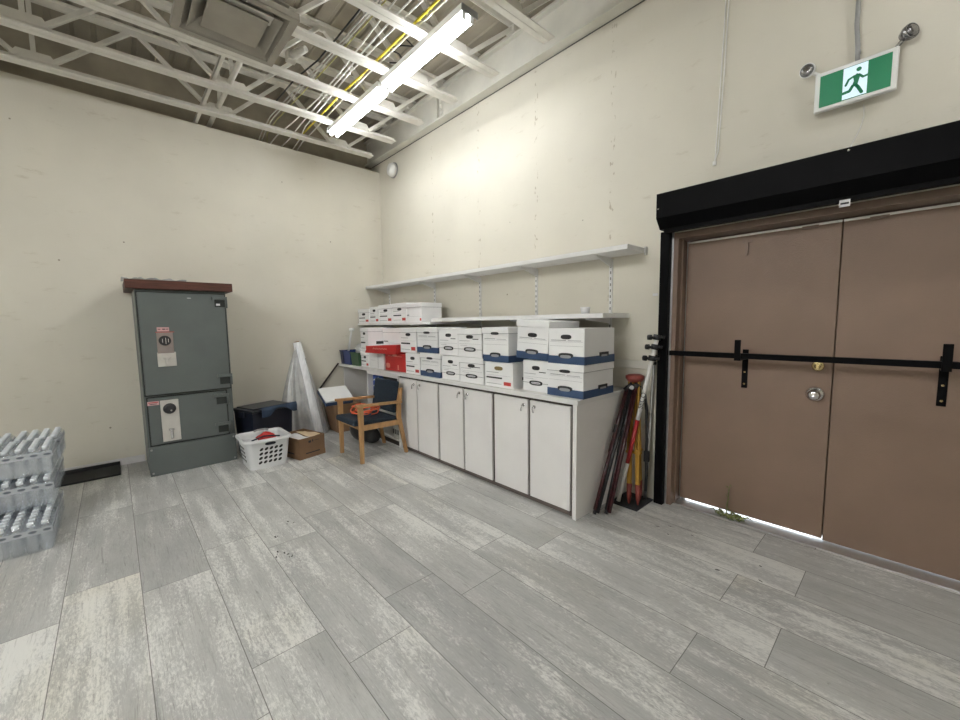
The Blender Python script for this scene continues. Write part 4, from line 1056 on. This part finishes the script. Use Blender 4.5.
for x1, y1, z0, lab in cases:
    lab2 = 'shrink wrapped case of water bottles, '+lab
    w, d_ = NX*PT, NY*PT
    if cproto is None:
        t = thing('water_case', lab2, 'water case', (x1-w/2, y1-d_/2, z0), 'shrink wrapped water cases'); cproto = t
        for i in range(NX):
            for j in range(NY):
                lx, ly = -w/2+PT*(i+.5), -d_/2+PT*(j+.5)
                if proto_b is None:
                    o = bottle_mesh().build('bottle', 'bottle', t, world=False); proto_b = o
                    cp = MB().lathe([(.0165,.172),(.0165,.194),(.014,.197),(0,.197)], seg=12).build('cap', 'cap', o, world=False)
                else:
                    o = proto_b.copy(); COL.objects.link(o); o.parent = t
                    c2 = cp.copy(); COL.objects.link(c2); c2.parent = o
                o.location = (lx, ly, .001)
        b = MB(); hx, hy = w/2+.001, d_/2+.001
        # wrap: sides (thin, slightly scalloped) and a ridged top
        def top(u, v):
            y = -hy+2*hy*v; x = -hx+2*hx*u
            rid = abs(math.sin(PI*NY*v))**.7; bmp = .5+.5*abs(math.sin(PI*NX*u))**.8
            e = min(1, min(u,1-u)*14, min(v,1-v)*14)
            return (x, y, .165+.036*rid*bmp*e)
        b.grid(top, 48, 32)
        def side(u, v):
            a = u*4; k = int(a) if a < 4 else 3; f_ = a-k
            c = [(-hx,-hy),(hx,-hy),(hx,hy),(-hx,hy),(-hx,-hy)]
            p, q = c[k], c[k+1]; n = ((q[1]-p[1]),-(q[0]-p[0])); l_ = math.hypot(*n); nn = NX if k in (0,2) else NY
            s_ = .003*(abs(math.sin(PI*nn*f_))-1)*min(1,v*3)
            return (p[0]+(q[0]-p[0])*f_+n[0]/l_*s_, p[1]+(q[1]-p[1])*f_+n[1]/l_*s_, .165*v)
        b.grid(side, 96, 6)
        wr = b.build('shrink_wrap', 'wrap', t, world=False)
        b = MB(); bz = .122
        b.box(hx-.002,hx+.0015,-hy,hy,bz,bz+.036); b.box(-hx,hx,hy-.002,hy+.0015,bz,bz+.036)
        for j in range(NY):
            yy = -d_/2+PT*(j+.5)+.01; b.prism([(yy+.019*math.cos(k*PI/7),bz+.02+.008*math.sin(k*PI/7)) for k in range(14)], 'x', hx, hx+.0025, 1)
        for i in range(NX):
            xx = -w/2+PT*(i+.5); b.prism([(xx+.015*math.cos(k*PI/7),bz+.02+.007*math.sin(k*PI/7)) for k in range(14)], 'y', hy, hy+.0025, 1)
        b.build('wrap_band', ['band','bdark'], wr, world=False)
    else:
        t = dup(cproto); t.location = (x1-w/2, y1-d_/2, z0); t['label'] = lab2

# marks on the floor
b = MB(); ccx, ccy = 2.236, -1.583
for k in range(40):
    a0, a1 = 2*PI*k/40, 2*PI*(k+1)/40
    b.hexa([(ccx+r*math.cos(a),ccy+r*math.sin(a),.0003) for r, a in ((.10,a0),(.104,a0),(.104,a1),(.10,a1))], [(ccx+r*math.cos(a),ccy+r*math.sin(a),.0012) for r, a in ((.10,a0),(.104,a0),(.104,a1),(.10,a1))])
tag(b.build('floor_outlet_ring', 'inkl'), 'thin round outline of a floor plate set in the planks', 'floor plate')
def chips(label, pts):
    b = MB()
    for x, y, r, n in pts:
        for q in range(n):
            cx_, cy_ = x+random.gauss(0,r), y+random.gauss(0,r*.6); a = random.uniform(-.5,.5); l = random.uniform(.003,.016); w_ = random.uniform(.002,.006)
            ca, sa = math.cos(a), math.sin(a)
            b.prism([(cx_+ca*l*u-sa*w_*v, cy_+sa*l*u+ca*w_*v) for u, v in ((-1,0),(-.3,-1),(.5,-.7),(1,.1),(.2,.9),(-.6,.6))], 'z', .0004, .0016)
    return tag(b.build('floor_chips', 'dirt'), label, 'chips')
o = chips('black worn chips in the planks in the middle of the floor', [(3.04,-2.43,.03,6),(2.72,-2.40,.03,3),(2.95,-2.47,.02,4),(2.55,-2.30,.05,3)]); o['kind'] = 'stuff'
o = chips('black specks on the planks in front of the brown door', [(4.75,-.42,.18,3),(5.0,-.65,.2,2),(4.4,-.45,.1,2)]); o['kind'] = 'stuff'

# ------------------------------------------------------------------ world, camera, view
w = bpy.data.worlds.new('World'); sc.world = w; w.use_nodes = True
bgn = w.node_tree.nodes['Background']; bgn.inputs[0].default_value = (.85,.93,1,1); bgn.inputs[1].default_value = 2.5
cam = bpy.data.cameras.new('camera'); co = bpy.data.objects.new('camera', cam); COL.objects.link(co)
cam.sensor_width = 36; cam.lens = 398.3376*36/960; cam.clip_start = .05
R3 = Matrix(((.6775,-.05869,.73317),(.7354,.07182,-.67381),(-.01311,.99569,.09182)))
co.matrix_world = Matrix.Translation((5.6202,-3.1477,1.45)) @ R3.to_4x4()
sc.camera = co
sc.view_settings.view_transform = 'Standard'; sc.view_settings.look = 'None'
sc.view_settings.gamma = 1; sc.view_settings.exposure = 1.13; sc.view_settings.use_curve_mapping = False
sc.cycles.max_bounces = 10; sc.cycles.transparent_max_bounces = 24
